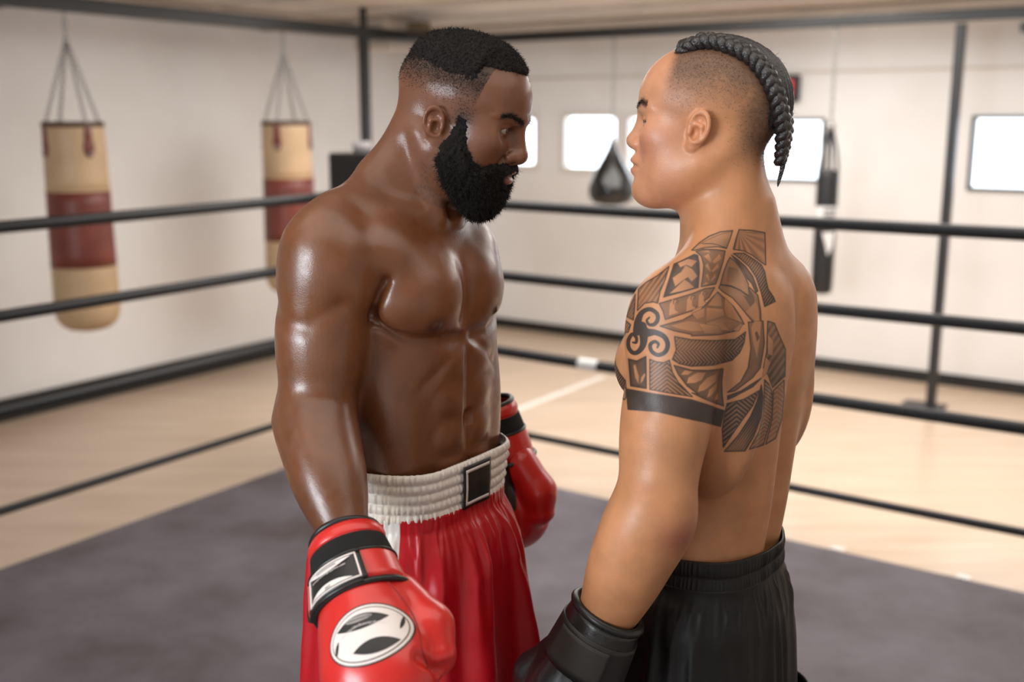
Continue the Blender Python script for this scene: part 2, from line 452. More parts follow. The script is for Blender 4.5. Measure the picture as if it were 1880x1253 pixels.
RZ = [(1.29, .0235, 'top'), (0.965, .0235, 'second'), (0.61, .0240, 'third'), (0.225, .0165, 'lowest')]
for z, r, nm in RZ:
    for side in (0, 1):
        pts = []
        for i in range(25):
            t = 0.055+i/24*(RS-0.11); sag = -0.012*math.sin(math.pi*i/24)*(1 if z > .3 else .5)
            pts.append(MR @ (Vector((0, -t, z+sag)) if side == 0 else Vector((t, 0, z+sag))))
        e = tube('ring_rope', pts, r, m_rope, None, 16)
        tag(e, '%s black ring rope on the %s side of the ring' % (nm, 'left' if side == 0 else 'right'), 'rope', 'ring ropes')
        if side == 1 and nm == 'third':
            q = MR.inverted()
            t0 = 1.36
            tube('tape_band', [MR @ Vector((t0+0.012*k, 0, z-0.012*math.sin(math.pi*(t0+.012*k)/RS))) for k in range(9)], r+0.0015, m_tape, e, 16)
rnd = random.Random(4)
for k, (t, w) in enumerate(((3.02, .05), (2.55, .06), (3.42, .08), (2.28, .035))):
    bm = bmesh.new(); bmesh.ops.create_grid(bm, x_segments=5, y_segments=3, size=0.5)
    for v in bm.verts: v.co.x += rnd.uniform(-.12, .12); v.co.y += rnd.uniform(-.15, .15); v.co.z = rnd.uniform(0, .15)
    bmesh.ops.transform(bm, matrix=MR @ Matrix.Translation((t, 0.005, 0.002)) @ Matrix.Diagonal((w, .035, .03, 1)), verts=bm.verts)
    tag(bm_obj('tape_scrap', bm, m_tape), ['torn white tape scrap on the mat edge, second from the right', 'torn white tape scrap on the mat edge, second from the tattooed boxer',
        'largest torn white tape scrap on the mat edge, furthest right', 'smallest torn white tape scrap on the mat edge beside the black shorts'][k], 'tape', 'tape scraps along the mat edge')
# roll of tape on the corner pad
q = MR @ Vector((0.12, -0.02, 1.50))
e = lathe('tape_roll', [(0.022, 0), (0.044, 0), (0.044, 0.055), (0.022, 0.055), (0.022, 0.0)], simple('grey_hand_wrap', (0.30, 0.27, 0.27), 0.8, noise=.2, scale=90), None, 28, q)
tag(e, 'small grey roll of wrap on top of the black corner pad', 'tape roll')

# steel bag rack along the left and back walls
m_steel2 = m_steel
ra = empty('bag_rack', MW @ Vector((0.8, -1.70, FLOOR_Z)), RING, 'dark steel bag rack with overhead beams along both walls', 'rack')
def rack_box(name, c, s, bevel=0.004, mt=None):
    bm = bmesh.new(); add_box(bm, (c[0]-0.8, c[1]+1.70, c[2]-FLOOR_Z), s, None, bevel); return bm_obj(name, bm, mt or m_steel, ra)
rack_box('beam', (0.8, -3.4, 2.215), (0.06, 5.6, 0.07))
rack_box('beam', (3.4, -0.64, 2.225), (5.3, 0.06, 0.062))
rack_box('post', (0.8, -1.70, 1.08), (0.055, 0.055, 2.2))
rack_box('post', (4.275, -0.64, 1.08), (0.052, 0.05, 2.2))
rack_box('foot_plate', (4.235, -0.64, FLOOR_Z+0.008), (0.24, 0.16, 0.012))
rack_box('foot_plate', (0.8, -1.70, FLOOR_Z+0.008), (0.20, 0.16, 0.012))
for (x, y) in ((0.8, -1.70), (4.62, -0.64), (0.8, -3.9)):
    rack_box('ceiling_hanger', (x, y, (2.25+CEIL_Z)/2), (0.035, 0.035, CEIL_Z-2.25))
bm = bmesh.new()
vs_ = [bm.verts.new((x-0.8, y+1.70, z-FLOOR_Z)) for z in (2.165, 2.178) for (x, y) in ((0.8, -1.72), (0.8, -1.15), (1.25, -1.15))]
bm.faces.new(vs_[:3][::-1]); bm.faces.new(vs_[3:])
for i in range(3): bm.faces.new([vs_[i], vs_[(i+1) % 3], vs_[3+(i+1) % 3], vs_[3+i]])
bm_obj('gusset_plate', bm, m_steel, ra)
rack_box('wall_bracket', (4.62, -0.32, 2.15), (0.10, 0.60, 0.05))

# heavy bags
m_cream = simple('cream_leather', (0.54, 0.37, 0.215), 0.5, noise=0.10, scale=5)
m_maroon = simple('maroon_leather', (0.17, 0.038, 0.026), 0.45, noise=0.22, scale=6)
m_brown = simple('brown_rim', (0.07, 0.035, 0.02), 0.5)
m_chain = simple('steel_chain', (0.35, 0.34, 0.33), 0.35, metal=0.9)
def chain(name, p0, p1, parent, link_len=0.034, r=0.0032):
    """welded links, alternately turned, along a straight line"""
    p0, p1 = Vector(p0), Vector(p1); d = p1-p0; n = max(2, int(d.length/(link_len*0.78)))
    qd = d.to_track_quat('Z', 'Y').to_matrix().to_4x4(); V = []; Fc = []
    for i in range(n):
        c = p0 + d*((i+.5)/n); pts = []
        for j in range(10):
            a = 2*math.pi*j/10; x = 0.0095*math.cos(a); z = 0.5*link_len*math.sin(a)
            v = Vector((x, 0, z)) if i % 2 == 0 else Vector((0, x, z))
            pts.append(c + qd @ v)
        v_, f_ = tube_mesh(pts, r, 5, True); o = len(V); V += [tuple(v) for v in v_]; Fc += [[k+o for k in f] for f in f_]
    return np_mesh(name, V, Fc, m_chain, parent)
def heavy_bag(pos, rz, label):
    e = empty('punching_bag', pos, rz, label, 'punching bag', 'heavy bags hanging from the left beam')
    R_, zt, zb = 0.150, 1.630, 0.585
    def rr(z): return R_*(0.985+0.11*((zt-z)/(zt-zb)))
    prof = lambda z0, z1, ex=0: [(rr(z0+(z1-z0)*i/6)+ex, z0+(z1-z0)*i/6) for i in range(7)]
    lathe('upper_cover', prof(1.305, zt) + [(R_*.93, zt+.012), (R_*.80, zt+.006)], m_cream, e, 40)
    lathe('middle_band', prof(0.925, 1.305, .0012), m_maroon, e, 40)
    r0 = rr(0.7)
    lathe('lower_cover', [(0.001, zb), (r0*.35, zb+.003), (r0*.62, zb+.014), (r0*.82, zb+.036), (r0*.95, zb+.07), (r0*1.0, zb+.115)] + prof(0.74, 0.925)[1:], m_cream, e, 40)
    lathe('top_rim', [(R_*.80, zt-.004), (R_*1.0, zt-.006), (R_*1.005, zt+.012), (R_*.97, zt+.020), (R_*.80, zt+.016)], m_brown, e, 40)
    for z in (1.310, 0.920): lathe('seam_piping', [(rr(z), z-.006), (rr(z)+.004, z-.003), (rr(z)+.004, z+.003), (rr(z), z+.006)], m_cream, e, 40)
    for k in range(4):
        a = math.radians(28+90*k); ca, sa = math.cos(a), math.sin(a)
        bm = bmesh.new()
        for (zz, wd) in ((zt-.045, .030), (zt-.105, .040)):
            bmesh.ops.create_uvsphere(bm, u_segments=12, v_segments=8, radius=1, matrix=Matrix.Translation((0, 0, zz)) @ Matrix.Diagonal((wd*.72, .006, .052, 1)))
        bmesh.ops.transform(bm, matrix=Matrix.Rotation(a+math.pi/2, 4, 'Z') @ Matrix.Translation((0, -R_*1.0, 0)), verts=bm.verts)
        tb = bm_obj('strap_tab', bm, m_maroon, e, True)
        bm = bmesh.new(); bmesh.ops.create_uvsphere(bm, u_segments=10, v_segments=6, radius=.011, matrix=Matrix.Rotation(a+math.pi/2, 4, 'Z') @ Matrix.Translation((0, -R_*1.03-.005, zt-.135)))
        bm_obj('rivet', bm, m_chain, tb, True)
        chain('chain', (R_*1.02*ca, R_*1.02*sa, zt-.03), (.006*ca, .006*sa, 2.035), e)
    chain('swivel_chain', (0, 0, 2.02), (0, 0, 2.178), e, .045, .005)
    return e
heavy_bag(MW @ Vector((0.8, -3.875, 0)), 0.35, 'cream and maroon heavy bag on chains at far left, the nearer of two')
heavy_bag(MW @ Vector((0.8, -2.42, 0)), 0.9, 'cream and maroon heavy bag on chains behind the bearded boxer, the farther of two')
# teardrop bag
m_blk_lea = simple('glossy_black_leather', (0.008, 0.008, 0.008), 0.18, coat=0.5)
pos = MW @ Vector((2.078, -0.64, 0))
e = empty('teardrop_bag', pos, 0, 'glossy black teardrop punching bag hanging behind the top rope', 'punching bag')
lathe('bag_body', [(0.001, 1.078), (.07, 1.080), (.125, 1.098), (.152, 1.135), (.160, 1.175), (.152, 1.225), (.128, 1.285), (.096, 1.345), (.064, 1.400), (.038, 1.45), (.022, 1.49), (.014, 1.525), (.006, 1.53)], m_blk_lea, e, 40)
lathe('top_ring', [(.012, 1.515), (.016, 1.52), (.016, 1.535), (.012, 1.54)], m_chain, e, 16)
chain('chain', (0, 0, 1.53), (0, 0, 2.19), e, .04, .0035)
for k in range(6):
    a = 2*math.pi*k/6+.3
    tube('seam', [(r*math.cos(a)*1.006, r*math.sin(a)*1.006, z) for r, z in [(.125, 1.098), (.152, 1.135), (.160, 1.175), (.152, 1.225), (.128, 1.285), (.096, 1.345), (.064, 1.400), (.038, 1.45), (.022, 1.49)]], .0025, m_blk_lea, e, 6)
# slim black bag
m_blk_bag = simple('black_bag_vinyl', (0.014, 0.014, 0.015), 0.4)
m_logo_w = simple('white_print', (0.72, 0.70, 0.69), 0.6)
pos = MW @ Vector((3.575, -0.64, 0))
e = empty('slim_bag', pos, 0, 'slim black hanging bag with white printed band right of the tattooed boxer', 'punching bag')
lathe('bag_body', [(.03, .600), (.055, .607), (.064, .63), (.066, .70), (.066, 1.15), (.066, 1.33), (.063, 1.355), (.03, 1.362)], m_blk_bag, e, 32)
lathe('printed_band', [(.0664, 1.035), (.0675, 1.04), (.0675, 1.135), (.0664, 1.14)], m_logo_w, e, 32)
for dz in (0, .032, .064):
    bm = bmesh.new()
    for k in range(5):
        add_box(bm, (-.028+.014*k, -.067, 1.055+dz), (.007 if (k+int(dz*100)) % 2 else .010, .003, .022))
    bm_obj('print_mark', bm, m_blk_bag, e)
bm = bmesh.new()
v1 = [bm.verts.new((x, y, z)) for y in (-.0655, -.070) for (x, z) in ((-.035, .985), (.036, .99), (.030, .90), (.006, .845), (-.008, .90))]
bm.faces.new(v1[:5]); bm.faces.new(v1[5:][::-1])
for i in range(5): bm.faces.new([v1[i], v1[(i+1) % 5], v1[5+(i+1) % 5], v1[5+i]])
bm_obj('print_emblem', bm, m_logo_w, e)
for s in (-1, 1):
    tube('strap', [(s*.058, 0, 1.345), (s*.045, 0, 1.47), (s*.010, 0, 1.605)], .009, m_blk_bag, e, 8)
    tube('strap', [(0, s*.058, 1.345), (0, s*.045, 1.47), (0, s*.010, 1.605)], .009, m_blk_bag, e, 8)
lathe('hook_ring', [(.010, 1.59), (.026, 1.60), (.026, 1.63), (.010, 1.64)], m_chain, e, 16)
chain('chain', (0, 0, 1.63), (0, 0, 2.19), e, .042, .0038)
# red wall timer
m_led, nt, b = mat('red_led'); b.inputs['Base Color'].default_value = (0.6, 0.02, 0.02, 1); b.inputs['Emission Color'].default_value = (1, 0.04, 0.03, 1); b.inputs['Emission Strength'].default_value = 0.9
e = empty('wall_timer', MW @ Vector((2.945, -0.03, 1.86)), RING, 'black wall timer with glowing red display behind the braided hair', 'timer')
bm = bmesh.new(); add_box(bm, (0, 0, 0), (0.40, 0.06, 0.175), None, .01); bm_obj('case', bm, m_black, e)
bm = bmesh.new(); add_box(bm, (0, -0.032, 0), (0.35, 0.004, 0.125), None, .0); bm_obj('display', bm, simple('red_screen', (0.22, 0.01, 0.01), 0.3), e)
def seven(bm, cx, segs):
    H_, W_ = .046, .030
    S = dict(a=(0, H_, 1), g=(0, 0, 1), d=(0, -H_, 1), f=(-W_, H_/2, 0), b=(W_, H_/2, 0), e=(-W_, -H_/2, 0), c=(W_, -H_/2, 0))
    for c in segs:
        x, z, hor = S[c]; add_box(bm, (cx+x, -0.036, z), (2*W_-.008, .004, .013) if hor else (.013, .004, H_-.010), None)
for cx in (-.125, -.042, .042, .125):
    bm = bmesh.new(); seven(bm, cx, 'abcdefg'); bm_obj('digit', bm, m_led, e)
# ceiling unit, conduit
e = empty('ceiling_unit', MW @ Vector((0.42, -1.05, 2.20)), RING, 'cream box unit with grey grille hung under the ceiling above the far corner', 'ceiling unit')
m_unit = simple('cream_plastic', (0.62, 0.55, 0.47), 0.55)
bm = bmesh.new(); add_box(bm, (0, 0, 0.05), (0.34, 0.30, 0.22), None, .012); bm_obj('case', bm, m_unit, e)
bm = bmesh.new(); add_box(bm, (0, -0.153, 0.05), (0.20, 0.01, 0.14), None, .003); bm_obj('grille', bm, simple('grey_grille', (0.33, 0.31, 0.29), 0.6), e)
for k in range(5):
    bm = bmesh.new(); add_box(bm, (0, -0.160, -0.005+.027*k), (0.19, 0.008, 0.010), None); bm_obj('slat', bm, m_unit, e)
bm = bmesh.new(); add_box(bm, (0.30, .02, 0.07), (0.14, 0.10, 0.12), None, .01); bm_obj('bracket', bm, simple('brown_bracket', (0.16, 0.11, 0.06), 0.6), e)
m_pipe = simple('conduit', (0.40, 0.34, 0.28), 0.45)
e = empty('conduit_pipe', MW @ Vector((0.06, -2.6, 2.27)), RING, 'thin painted conduit pipe running along the top of the left wall', 'pipe')
tube('pipe', [(0, -2.5, .02), (0, .2, .0), (0.0, 1.4, -.01), (0.15, 1.5, -.015)], .017, m_pipe, e, 10)
for y in (-1.2, .75): 
    bm = bmesh.new(); add_box(bm, (0, y, .005), (.06, .10, .06), None, .006); bm_obj('junction_box', bm, simple('junction_grey', (0.16, 0.14, 0.12), .6), e)
# ------------------------------------------------------------------ the two boxers
def head_sdf(Fd, P):
    """head in its own frame: x forward, y left, z up, origin between the ears"""
    w = P.get('w', 1.0)
    cc, cr = P.get('cran', ((-.006, 0, .045), (.103, .077, .089)))
    Fd.add(ell(cc, cr), 0.02)
    Fd.add(ell((.028, 0, .048), (.071, .066*w, .062)), 0.03)
    Fd.add(ell((.034, 0, -.030), (.064, .059*w, .076)), 0.03)
    ch = P.get('chin', 0.0)
    Fd.add(ell((.064-.3*ch, 0, -.054), (.043, .035, .040)), 0.025)
    for s in (-1, 1):
        Fd.add(cone((-.002, s*.056*w, -.046), (.076-ch, s*.020, -.096), .019, .017), 0.03)
        Fd.add(ell((.064, s*.047*w, -.010), (.026, .018, .020)), 0.03)
        Fd.add(ell((.030, s*.050*w, -.055), (.040, .018, .034)), 0.03)
    Fd.add(ell((.086-ch, 0, -.093), (.021, .026, .018)), 0.02)
    Fd.add(ell((.045, 0, -.084), (.050, .044, .026)), 0.03)
    for s in (-1, 1):
        Fd.sub(ell((.104, s*.034, .010), (.020, .019, .012)), 0.014)
        Fd.add(spindle((.098, s*.004, .032+P.get('brow', 0)), (.074, s*.055, .034), .009, .0075), 0.012)
        Fd.add(ell((.0785, s*.032, .0125), (.0142, .0145, .0135)), 0.005)
        # eye slit
        Fd.sub(ell((.094, s*.033, .0120), (.009, .0150, P.get('slit', .0040)), rotm(s*22, 0, s*-6)), 0.003)
    nb = P.get('nose', 1.0)
    nl = P.get('nlen', 0.0)
    Fd.add(cone((.093, 0, .024), (.109+nl*.5, 0, -.014-nl), .0075*nb, .0105*nb), 0.014)
    Fd.add(ell((.1095+nl*.5, 0, -.0185-nl), (.0115, .0128*nb, .0100)), 0.010)
    for s in (-1, 1):
        Fd.add(ell((.1005, s*.0135*nb, -.0225-nl*.7), (.0118, .0090, .0092)), 0.006)
        Fd.sub(ell((.107, s*.0075*nb, -.0300), (.006, .0042, .004)), 0.003)
    Fd.add(ell((.1010, 0, -.0465), (.0125+P.get('lip', 0), .0235, .0082)), 0.008)
    Fd.add(ell((.1000, 0, -.0620), (.0125+P.get('lip', 0), .0205, .0088)), 0.008)
    Fd.bump([(.100, -.025, -.0565), (.110, -.010, -.0545), (.1135, 0, -.0552), (.110, .010, -.0545), (.100, .025, -.0565)], .0030, -.0042)
    Fd.bump([(.104, -.010, -.0775), (.106, 0, -.0770), (.104, .010, -.0775)], .008, -.0030)
    for s in (-1, 1):
        Fd.bump([(.097, s*.018, -.022), (.088, s*.034, -.050)], .006, -P.get('fold', .0015))
        Fd.bump([(.104, s*.006, .034), (.094, s*.026, .027)], .006, P.get('frown', 0.0))
        # ear
        ex = P['ear']; tilt = P.get('eartilt', 12); es = P.get('ears', 1.0)
        Re = rotm(s*-22, -tilt, 0)
        c0 = np.array([ex, s*.0790*w, P.get('earz', .001)])
        def E(x, y, z): return c0 + Re @ (np.array([x, s*y, z])*es)
        def r3(*r): return tuple(v*es for v in r)
        Fd.add(ell(E(0, 0, .002), r3(.0185, .0050, .0305), Re), 0.006)
        Fd.add(cone(E(.010, -.006, -.01), E(.010, -.006, .012), .010*es, .010*es), 0.008)
        Fd.add(torus(E(-.0005, .0050, .0065), .0172*es, .0036*es, Re, 1.42), 0.0025)
        Fd.add(ell(E(.007, .001, -.0270), r3(.0088, .0052, .0095), Re), 0.006)
        Fd.sub(ell(E(.0045, .0090, -.0055), r3(.0095, .0110, .0125), Re), 0.0025)
        Fd.sub(ell(E(.0020, .0085, .0165), r3(.0085, .0070, .0085), Re), 0.0025)
        Fd.add(cone(E(-.0085, .0050, -.012), E(-.0060, .0056, .008), .0030*es, .0034*es), 0.003)
        Fd.add(cone(E(-.0060, .0056, .008), E(.0050, .0045, .0105), .0030*es, .0022*es), 0.003)
        Fd.add(ell(E(.0140, .0045, -.0055), r3(.0040, .0046, .0062), Re), 0.003)
def arm_sdf(Fd, S, E, W, s, back, m=1.0, fl=.80):
    """S shoulder, E elbow, W wrist; back = direction of the triceps side"""
    S, E, W = (np.array(v, float) for v in (S, E, W)); back = np.array(back, float); back /= np.linalg.norm(back)
    d = (E-S)/np.linalg.norm(E-S); L = np.linalg.norm(E-S); g = (W-E)/np.linalg.norm(W-E); Lf = np.linalg.norm(W-E)
    back = back-d*(back@d); back /= np.linalg.norm(back); side = np.cross(d, back)
    Fd.add(cone(S, E, .050*m, .041*m), 0.03)
    Fd.add(spindle(S+d*.09*L-back*.014, S+d*.98*L-back*.012, .046*m, .046*m, back), 0.03)        # biceps
    Fd.add(spindle(S+d*.02*L+back*.014, S+d*.88*L+back*.018, .047*m, .047*m, back), 0.03)        # triceps
    Fd.add(ell(E+back*.006, (.038*m, .040*m, .042*m)), 0.03)
    Fd.add(cone(E, W, .038*m, .029*m), 0.03)
    Fd.add(spindle(E-g*.06, E+g*fl*Lf, .047*m, .043*m, back), 0.05)
    Fd.add(spindle(E+side*s*.012-g*.045-back*.008, E+side*s*.012+g*.55*Lf, .038*m, .036*m, back), 0.04)   # brachioradialis
    Fd.add(cone(W, W+g*.05, .029*m, .030*m), 0.02); Fd.add(ell(W+g*.09, (.042, .035, .045)), 0.03)
def legs_sdf(Fd, zc, foot):
    for s in (-1, 1):
        Fd.add(cone((0, s*.085, zc), (.0, s*.10, .50), .085, .058), 0.04)
        Fd.add(cone((.0, s*.10, .50), (-.01, s*.11, .09), .055, .038), 0.03)
        Fd.add(spindle((-.02, s*.105, .46), (-.02, s*.11, .18), .05, .05), 0.03)
        Fd.add(cone((-.04, s*.11, .042), (.10, s*.125, .032), .034, .025), 0.03)
        Fd.add(ell((.10, s*.125, .030), (.065, .042, .022)), 0.02)
QC = 0.0037; QH = 0.0019        # sampling steps (body, head)
# --- the bearded boxer (body frame: x forward, y to his left)
A_POS = Vector((-0.163, 1.74, 0)); A_YAW = math.radians(-35)
A_CRAN = ((-.006, 0, .041), (.103, .077, .081))
A_HO = np.array([.079, .025, 1.668]); A_HR = rotm(18, 19, 0)
A_HEAD = dict(ear=-.007, earz=-.011, ears=.82, cran=A_CRAN, frown=.004, w=1.0, nose=1.22, nlen=.004, chin=.010, lip=.002, brow=-.001, fold=.004, eartilt=13, slit=.0036)
Ah = lambda p: A_HR @ np.array(p, float) + A_HO
def a_torso(Fd):
    Fd.add(loft([(.78, 0, 0, .168, .112), (.92, -.008, 0, .168, .120), (1.02, -.002, 0, .153, .112), (1.10, .004, 0, .146, .106), (1.18, .008, 0, .144, .104), (1.26, .008, 0, .150, .107),
        (1.34, .002, 0, .162, .114), (1.41, -.004, 0, .170, .116), (1.47, -.010, 0, .166, .108), (1.52, -.015, 0, .135, .086), (1.555, -.012, 0, .090, .060), (1.59, -.005, 0, .060, .050)], 2.25), 0)
def a_muscle(Fd):
    for s in (-1, 1):
        Fd.add(ell((.076, -.077, 1.402) if s < 0 else (.070, .058, 1.402), (.056, .081 if s < 0 else .074, .069), rotm(s*14, 0, s*-10)), 0.022)          # pectoral
        Fd.add(spindle((.075, s*.06, 1.45), (.02, -.185, 1.475) if s < 0 else (.0, .135, 1.462), .045, .042), 0.03)
        Fd.add(ell((-.035, s*.128, 1.335), (.075, .042, .125), rotm(0, 0, s*8)), 0.04)               # lat
        Fd.add(cone((.070, s*.022, 1.522), (-.005, -.165, 1.538) if s < 0 else (-.02, .135, 1.532), .010, .011), 0.022)               # clavicle
        Fd.add(cone((-.014, s*.040, 1.575), (-.012, -.160, 1.528) if s < 0 else (-.022, .135, 1.522), .034, .030), 0.045)                # trapezius
        Fd.add(ell((-.070, s*.075, 1.42), (.040, .065, .10)), 0.04)                                  # scapula
        for z, r in ((1.292, .030), (1.232, .029), (1.172, .030), (1.108, .034)):
            Fd.add(ell((.092, s*.036, z), (.021, .034, r)), 0.012)                                   # rectus abdominis
        Fd.add(spindle((.055, s*.118, 1.28), (.060, s*.110, 1.08), .026, .030), 0.035)               # oblique
    Fd.bump([(.128, -.008, 1.50), (.125, -.008, 1.36)], .013, -.012)
    Fd.bump([(.118, 0, 1.34), (.118, 0, 1.11)], .008, -.0075)
    Fd.bump([(.112, .003, 1.200), (.112, .003, 1.194)], .0085, -.018)
    for s in (-1, 1):
        Fd.bump([(.11, s*.015, 1.330), (.115, s*.06, 1.333), (.09, s*.115, 1.345), (.05, s*.15, 1.380)], .012, -.010)
        Fd.bump([(.122, s*.086 if s < 0 else .070, 1.362)], .006, .0035)
def build_a():
    ax = graded(-.24, .36, [(-.06, .225, QH)], QC); ay = graded(-.42, .42, [(-.085, .135, QH)], QC); az = graded(-.01, 1.83, [(1.48, 1.83, QH), (1.0, 1.48, .0030)], .0085)
    Fd = Field(ax, ay, az)
    a_torso(Fd); legs_sdf(Fd, .86, 0); a_muscle(Fd)
    # neck
    n0 = Ah((-.030, 0, -.020)); n1 = np.array([-.004, 0, 1.535])
    Fd.add(cone(n0, n1, .058, .066), 0.04)
    for s in (-1, 1):
        Fd.add(cone(Ah((-.030, s*.058, -.030)), (.072, s*.016, 1.520), .016, .010), 0.022)
        Fd.add(cone(Ah((-.055, s*.030, -.005)), (-.018, s*.060, 1.555), .026, .030), 0.03)
    Fd.bump([(.085, 0, 1.530)], .012, -.010)
    # arms
    Fd.add(ell((.040, -.112, 1.492), (.030, .055, .030)), 0.04)
    Fd.bump([(.074, -.145, 1.435), (.060, -.152, 1.400), (.030, -.160, 1.360)], .011, -.008)
    arm_sdf(Fd, (-.008, -.188, 1.478), (-.002, -.226, 1.226), (.172, -.332, 1.058), -1, (-1, -.25, 0), 1.06, .64)
    arm_sdf(Fd, (-.042, .142, 1.460), (-.105, .245, 1.225), (-.058, .288, 1.060), 1, (-1, .25, 0), 0.98)
    Fd.add(ell((-.004, -.200, 1.462), (.066, .054, .082), rotm(0, 0, -10)), 0.03)
    Fd.add(ell((.028, -.185, 1.455), (.036, .036, .070), rotm(0, -14, 0)), 0.02)
    Fd.add(ell((-.040, .147, 1.448), (.058, .050, .080), rotm(0, 0, 10)), 0.03)
    Fd.bump([(.050, -.222, 1.405), (.020, -.255, 1.375), (-.030, -.262, 1.380), (-.060, -.240, 1.410)], .014, -.0028)
    Fd.bump([(-.030, -.268, 1.232)], .012, .006)
    Fd.bump([(.030, -.262, 1.255), (.060, -.275, 1.215)], .010, .005)
    for s in (-1, 1):
        Fd.bump([(.116, s*.012, 1.330), (.104, s*.060, 1.290), (.070, s*.115, 1.240)], .011, -.0035)
    Fd.frame(A_HR, A_HO); head_sdf(Fd, A_HEAD); Fd.frame()
    return Fd.mesh(3)
person_a = empty('person', A_POS, A_YAW, 'bearded shirtless boxer in red satin trunks and red gloves, facing right', 'person')
# --- the tattooed boxer
B_POS = Vector((0.345, 1.70, 0)); B_YAW = math.radians(145)
B_HO = np.array([.029, .0431, 1.650]); B_HR = rotm(18, -1, 0)
B_CRAN = ((-.011, 0, .045), (.107, .079, .089))
Bh = lambda p: B_HR @ np.array(p, float) + B_HO
def b_torso(Fd):
    Fd.add(loft([(.74, .010, .012, .150, .108), (.86, .004, .012, .148, .112), (.95, .014, .006, .135, .098), (1.03, .018, 0, .130, .099), (1.11, .020, 0, .132, .105), (1.19, .015, 0, .141, .114),
        (1.27, .008, .004, .147, .121), (1.34, -.002, .006, .152, .119), (1.40, -.014, 0, .155, .104), (1.45, -.018, .008, .112, .078), (1.49, -.012, .012, .080, .060), (1.54, -.004, .018, .056, .052)], 2.25), 0)
def b_muscle(Fd):
    for s in (-1, 1):
        Fd.add(ell((.096, s*.076, 1.285), (.056, .076, .064), rotm(s*14, 0, s*-10)), 0.022)
        Fd.add(spindle((.075, s*.06, 1.34), (.02, .17, 1.39) if s > 0 else (.05, -.125, 1.385), .045, .042), 0.03)
        Fd.add(ell((-.045, s*(.118 if s > 0 else .100), 1.235), (.065, .044, .130), rotm(0, 0, s*8)), 0.04)
        Fd.add(cone((.070, s*.022, 1.440), (-.005, .160, 1.452) if s > 0 else (.04, -.125, 1.445), .010, .011), 0.022)
        Fd.add(cone((-.014, .012+s*.030, 1.535 if s > 0 else 1.505), (-.020, .150, 1.452) if s > 0 else (.0, -.112, 1.428), .034, .030), 0.05)
        Fd.add(ell((-.076, s*(.080 if s > 0 else .070), 1.350), (.036, .062, .085), rotm(s*-14, 0, 0)), 0.035)
        Fd.add(spindle((-.074, s*.040, 1.30), (-.066, s*.034, .98), .030, .032), 0.04)               # spinal erectors
        Fd.add(spindle((.055, s*.112, 1.18), (.055, s*.108, .98), .026, .030), 0.035)
    Fd.bump([(-.13, 0, 1.45), (-.128, 0, 1.30), (-.100, 0, 1.15), (-.090, 0, .98)], .016, -.015)
    Fd.bump([(.128, 0, 1.40), (.125, 0, 1.26)], .013, -.010)
def build_b():
    ax = graded(-.26, .30, [(-.115, .165, QH)], QC); ay = graded(-.40, .42, [(-.065, .16, QH)], QC); az = graded(-.01, 1.82, [(1.47, 1.82, QH), (.92, 1.47, .0030)], .0085)
    Fd = Field(ax, ay, az)
    b_torso(Fd); legs_sdf(Fd, .82, 0); b_muscle(Fd)
    n0 = Bh((-.022, 0, -.020)); n1 = np.array([-.002, 0.014, 1.455])
    Fd.add(cone(n0, n1, .060, .064), 0.04)
    for s in (-1, 1):
        Fd.add(cone(Bh((-.030, s*.058, -.030)), (.066, s*.016, 1.440), .016, .010), 0.025)
        Fd.add(cone(Bh((-.046, s*.028, -.010)), (-.016, .012+s*.050, 1.475), .024, .030), 0.035)
    arm_sdf(Fd, (.002, .178, 1.390), (-.008, .2535, 1.102), (.071, .293, .887), 1, (-1, .25, 0), 1.12)
    arm_sdf(Fd, (.055, -.112, 1.380), (.130, -.125, 1.11), (.140, -.105, .90), -1, (-1, -.25, 0), 1.05)
    Fd.add(ell((.002, .189, 1.368), (.070, .056, .088), rotm(0, 0, 10)), 0.03)
    Fd.add(ell((.038, .172, 1.36), (.038, .038, .072), rotm(0, -14, 0)), 0.02)
    Fd.add(ell((.034, -.120, 1.355), (.058, .050, .080), rotm(0, 0, -10)), 0.03)
    Fd.bump([(.045, .225, 1.300), (.0, .262, 1.262), (-.045, .245, 1.290)], .014, -.004)
    Fd.bump([(-.045, .285, 1.10)], .012, .004)
    Fd.bump([(-.095, .085, 1.275), (-.080, .125, 1.300)], .014, -.005)
    Fd.frame(B_HR, B_HO); head_sdf(Fd, dict(ear=.0, w=1.0, slit=.0009, ears=.88, cran=B_CRAN, nose=1.0, lip=.001, eartilt=14)); Fd.frame()
    return Fd.mesh(3)
person_b = empty('person', B_POS, B_YAW, 'shirtless boxer with braided hair and tattooed shoulder in black shorts, facing left', 'person')
# ------------------------------------------------------------------ skin
def sstep(a, b, x):
    t = np.clip((x-a)/(b-a), 0, 1); return t*t*(3-2*t)
def gauss(P, c, r): 
    d = (P-np.array(c))/np.array(r); return np.exp(-(d*d).sum(1))
def mixc(c, t, new): return c*(1-t[:, None]) + np.array(new)*t[:, None]
def vnoise(P, s, seed=0):
    """cheap smooth value noise on points"""
    q = P*s + seed*17.3; i = np.floor(q).astype(np.int64); f = q-i; f = f*f*(3-2*f); out = 0
    for dx in (0, 1):
        for dy in (0, 1):
            for dz in (0, 1):
                h = ((i[:, 0]+dx)*73856093 ^ (i[:, 1]+dy)*19349663 ^ (i[:, 2]+dz)*83492791 ^ seed*2654435) & 0xffff
                h = (h*40503 + 12345) % 65536
                w = (f[:, 0] if dx else 1-f[:, 0])*(f[:, 1] if dy else 1-f[:, 1])*(f[:, 2] if dz else 1-f[:, 2])
                out = out + w*h/65536.0
    return out
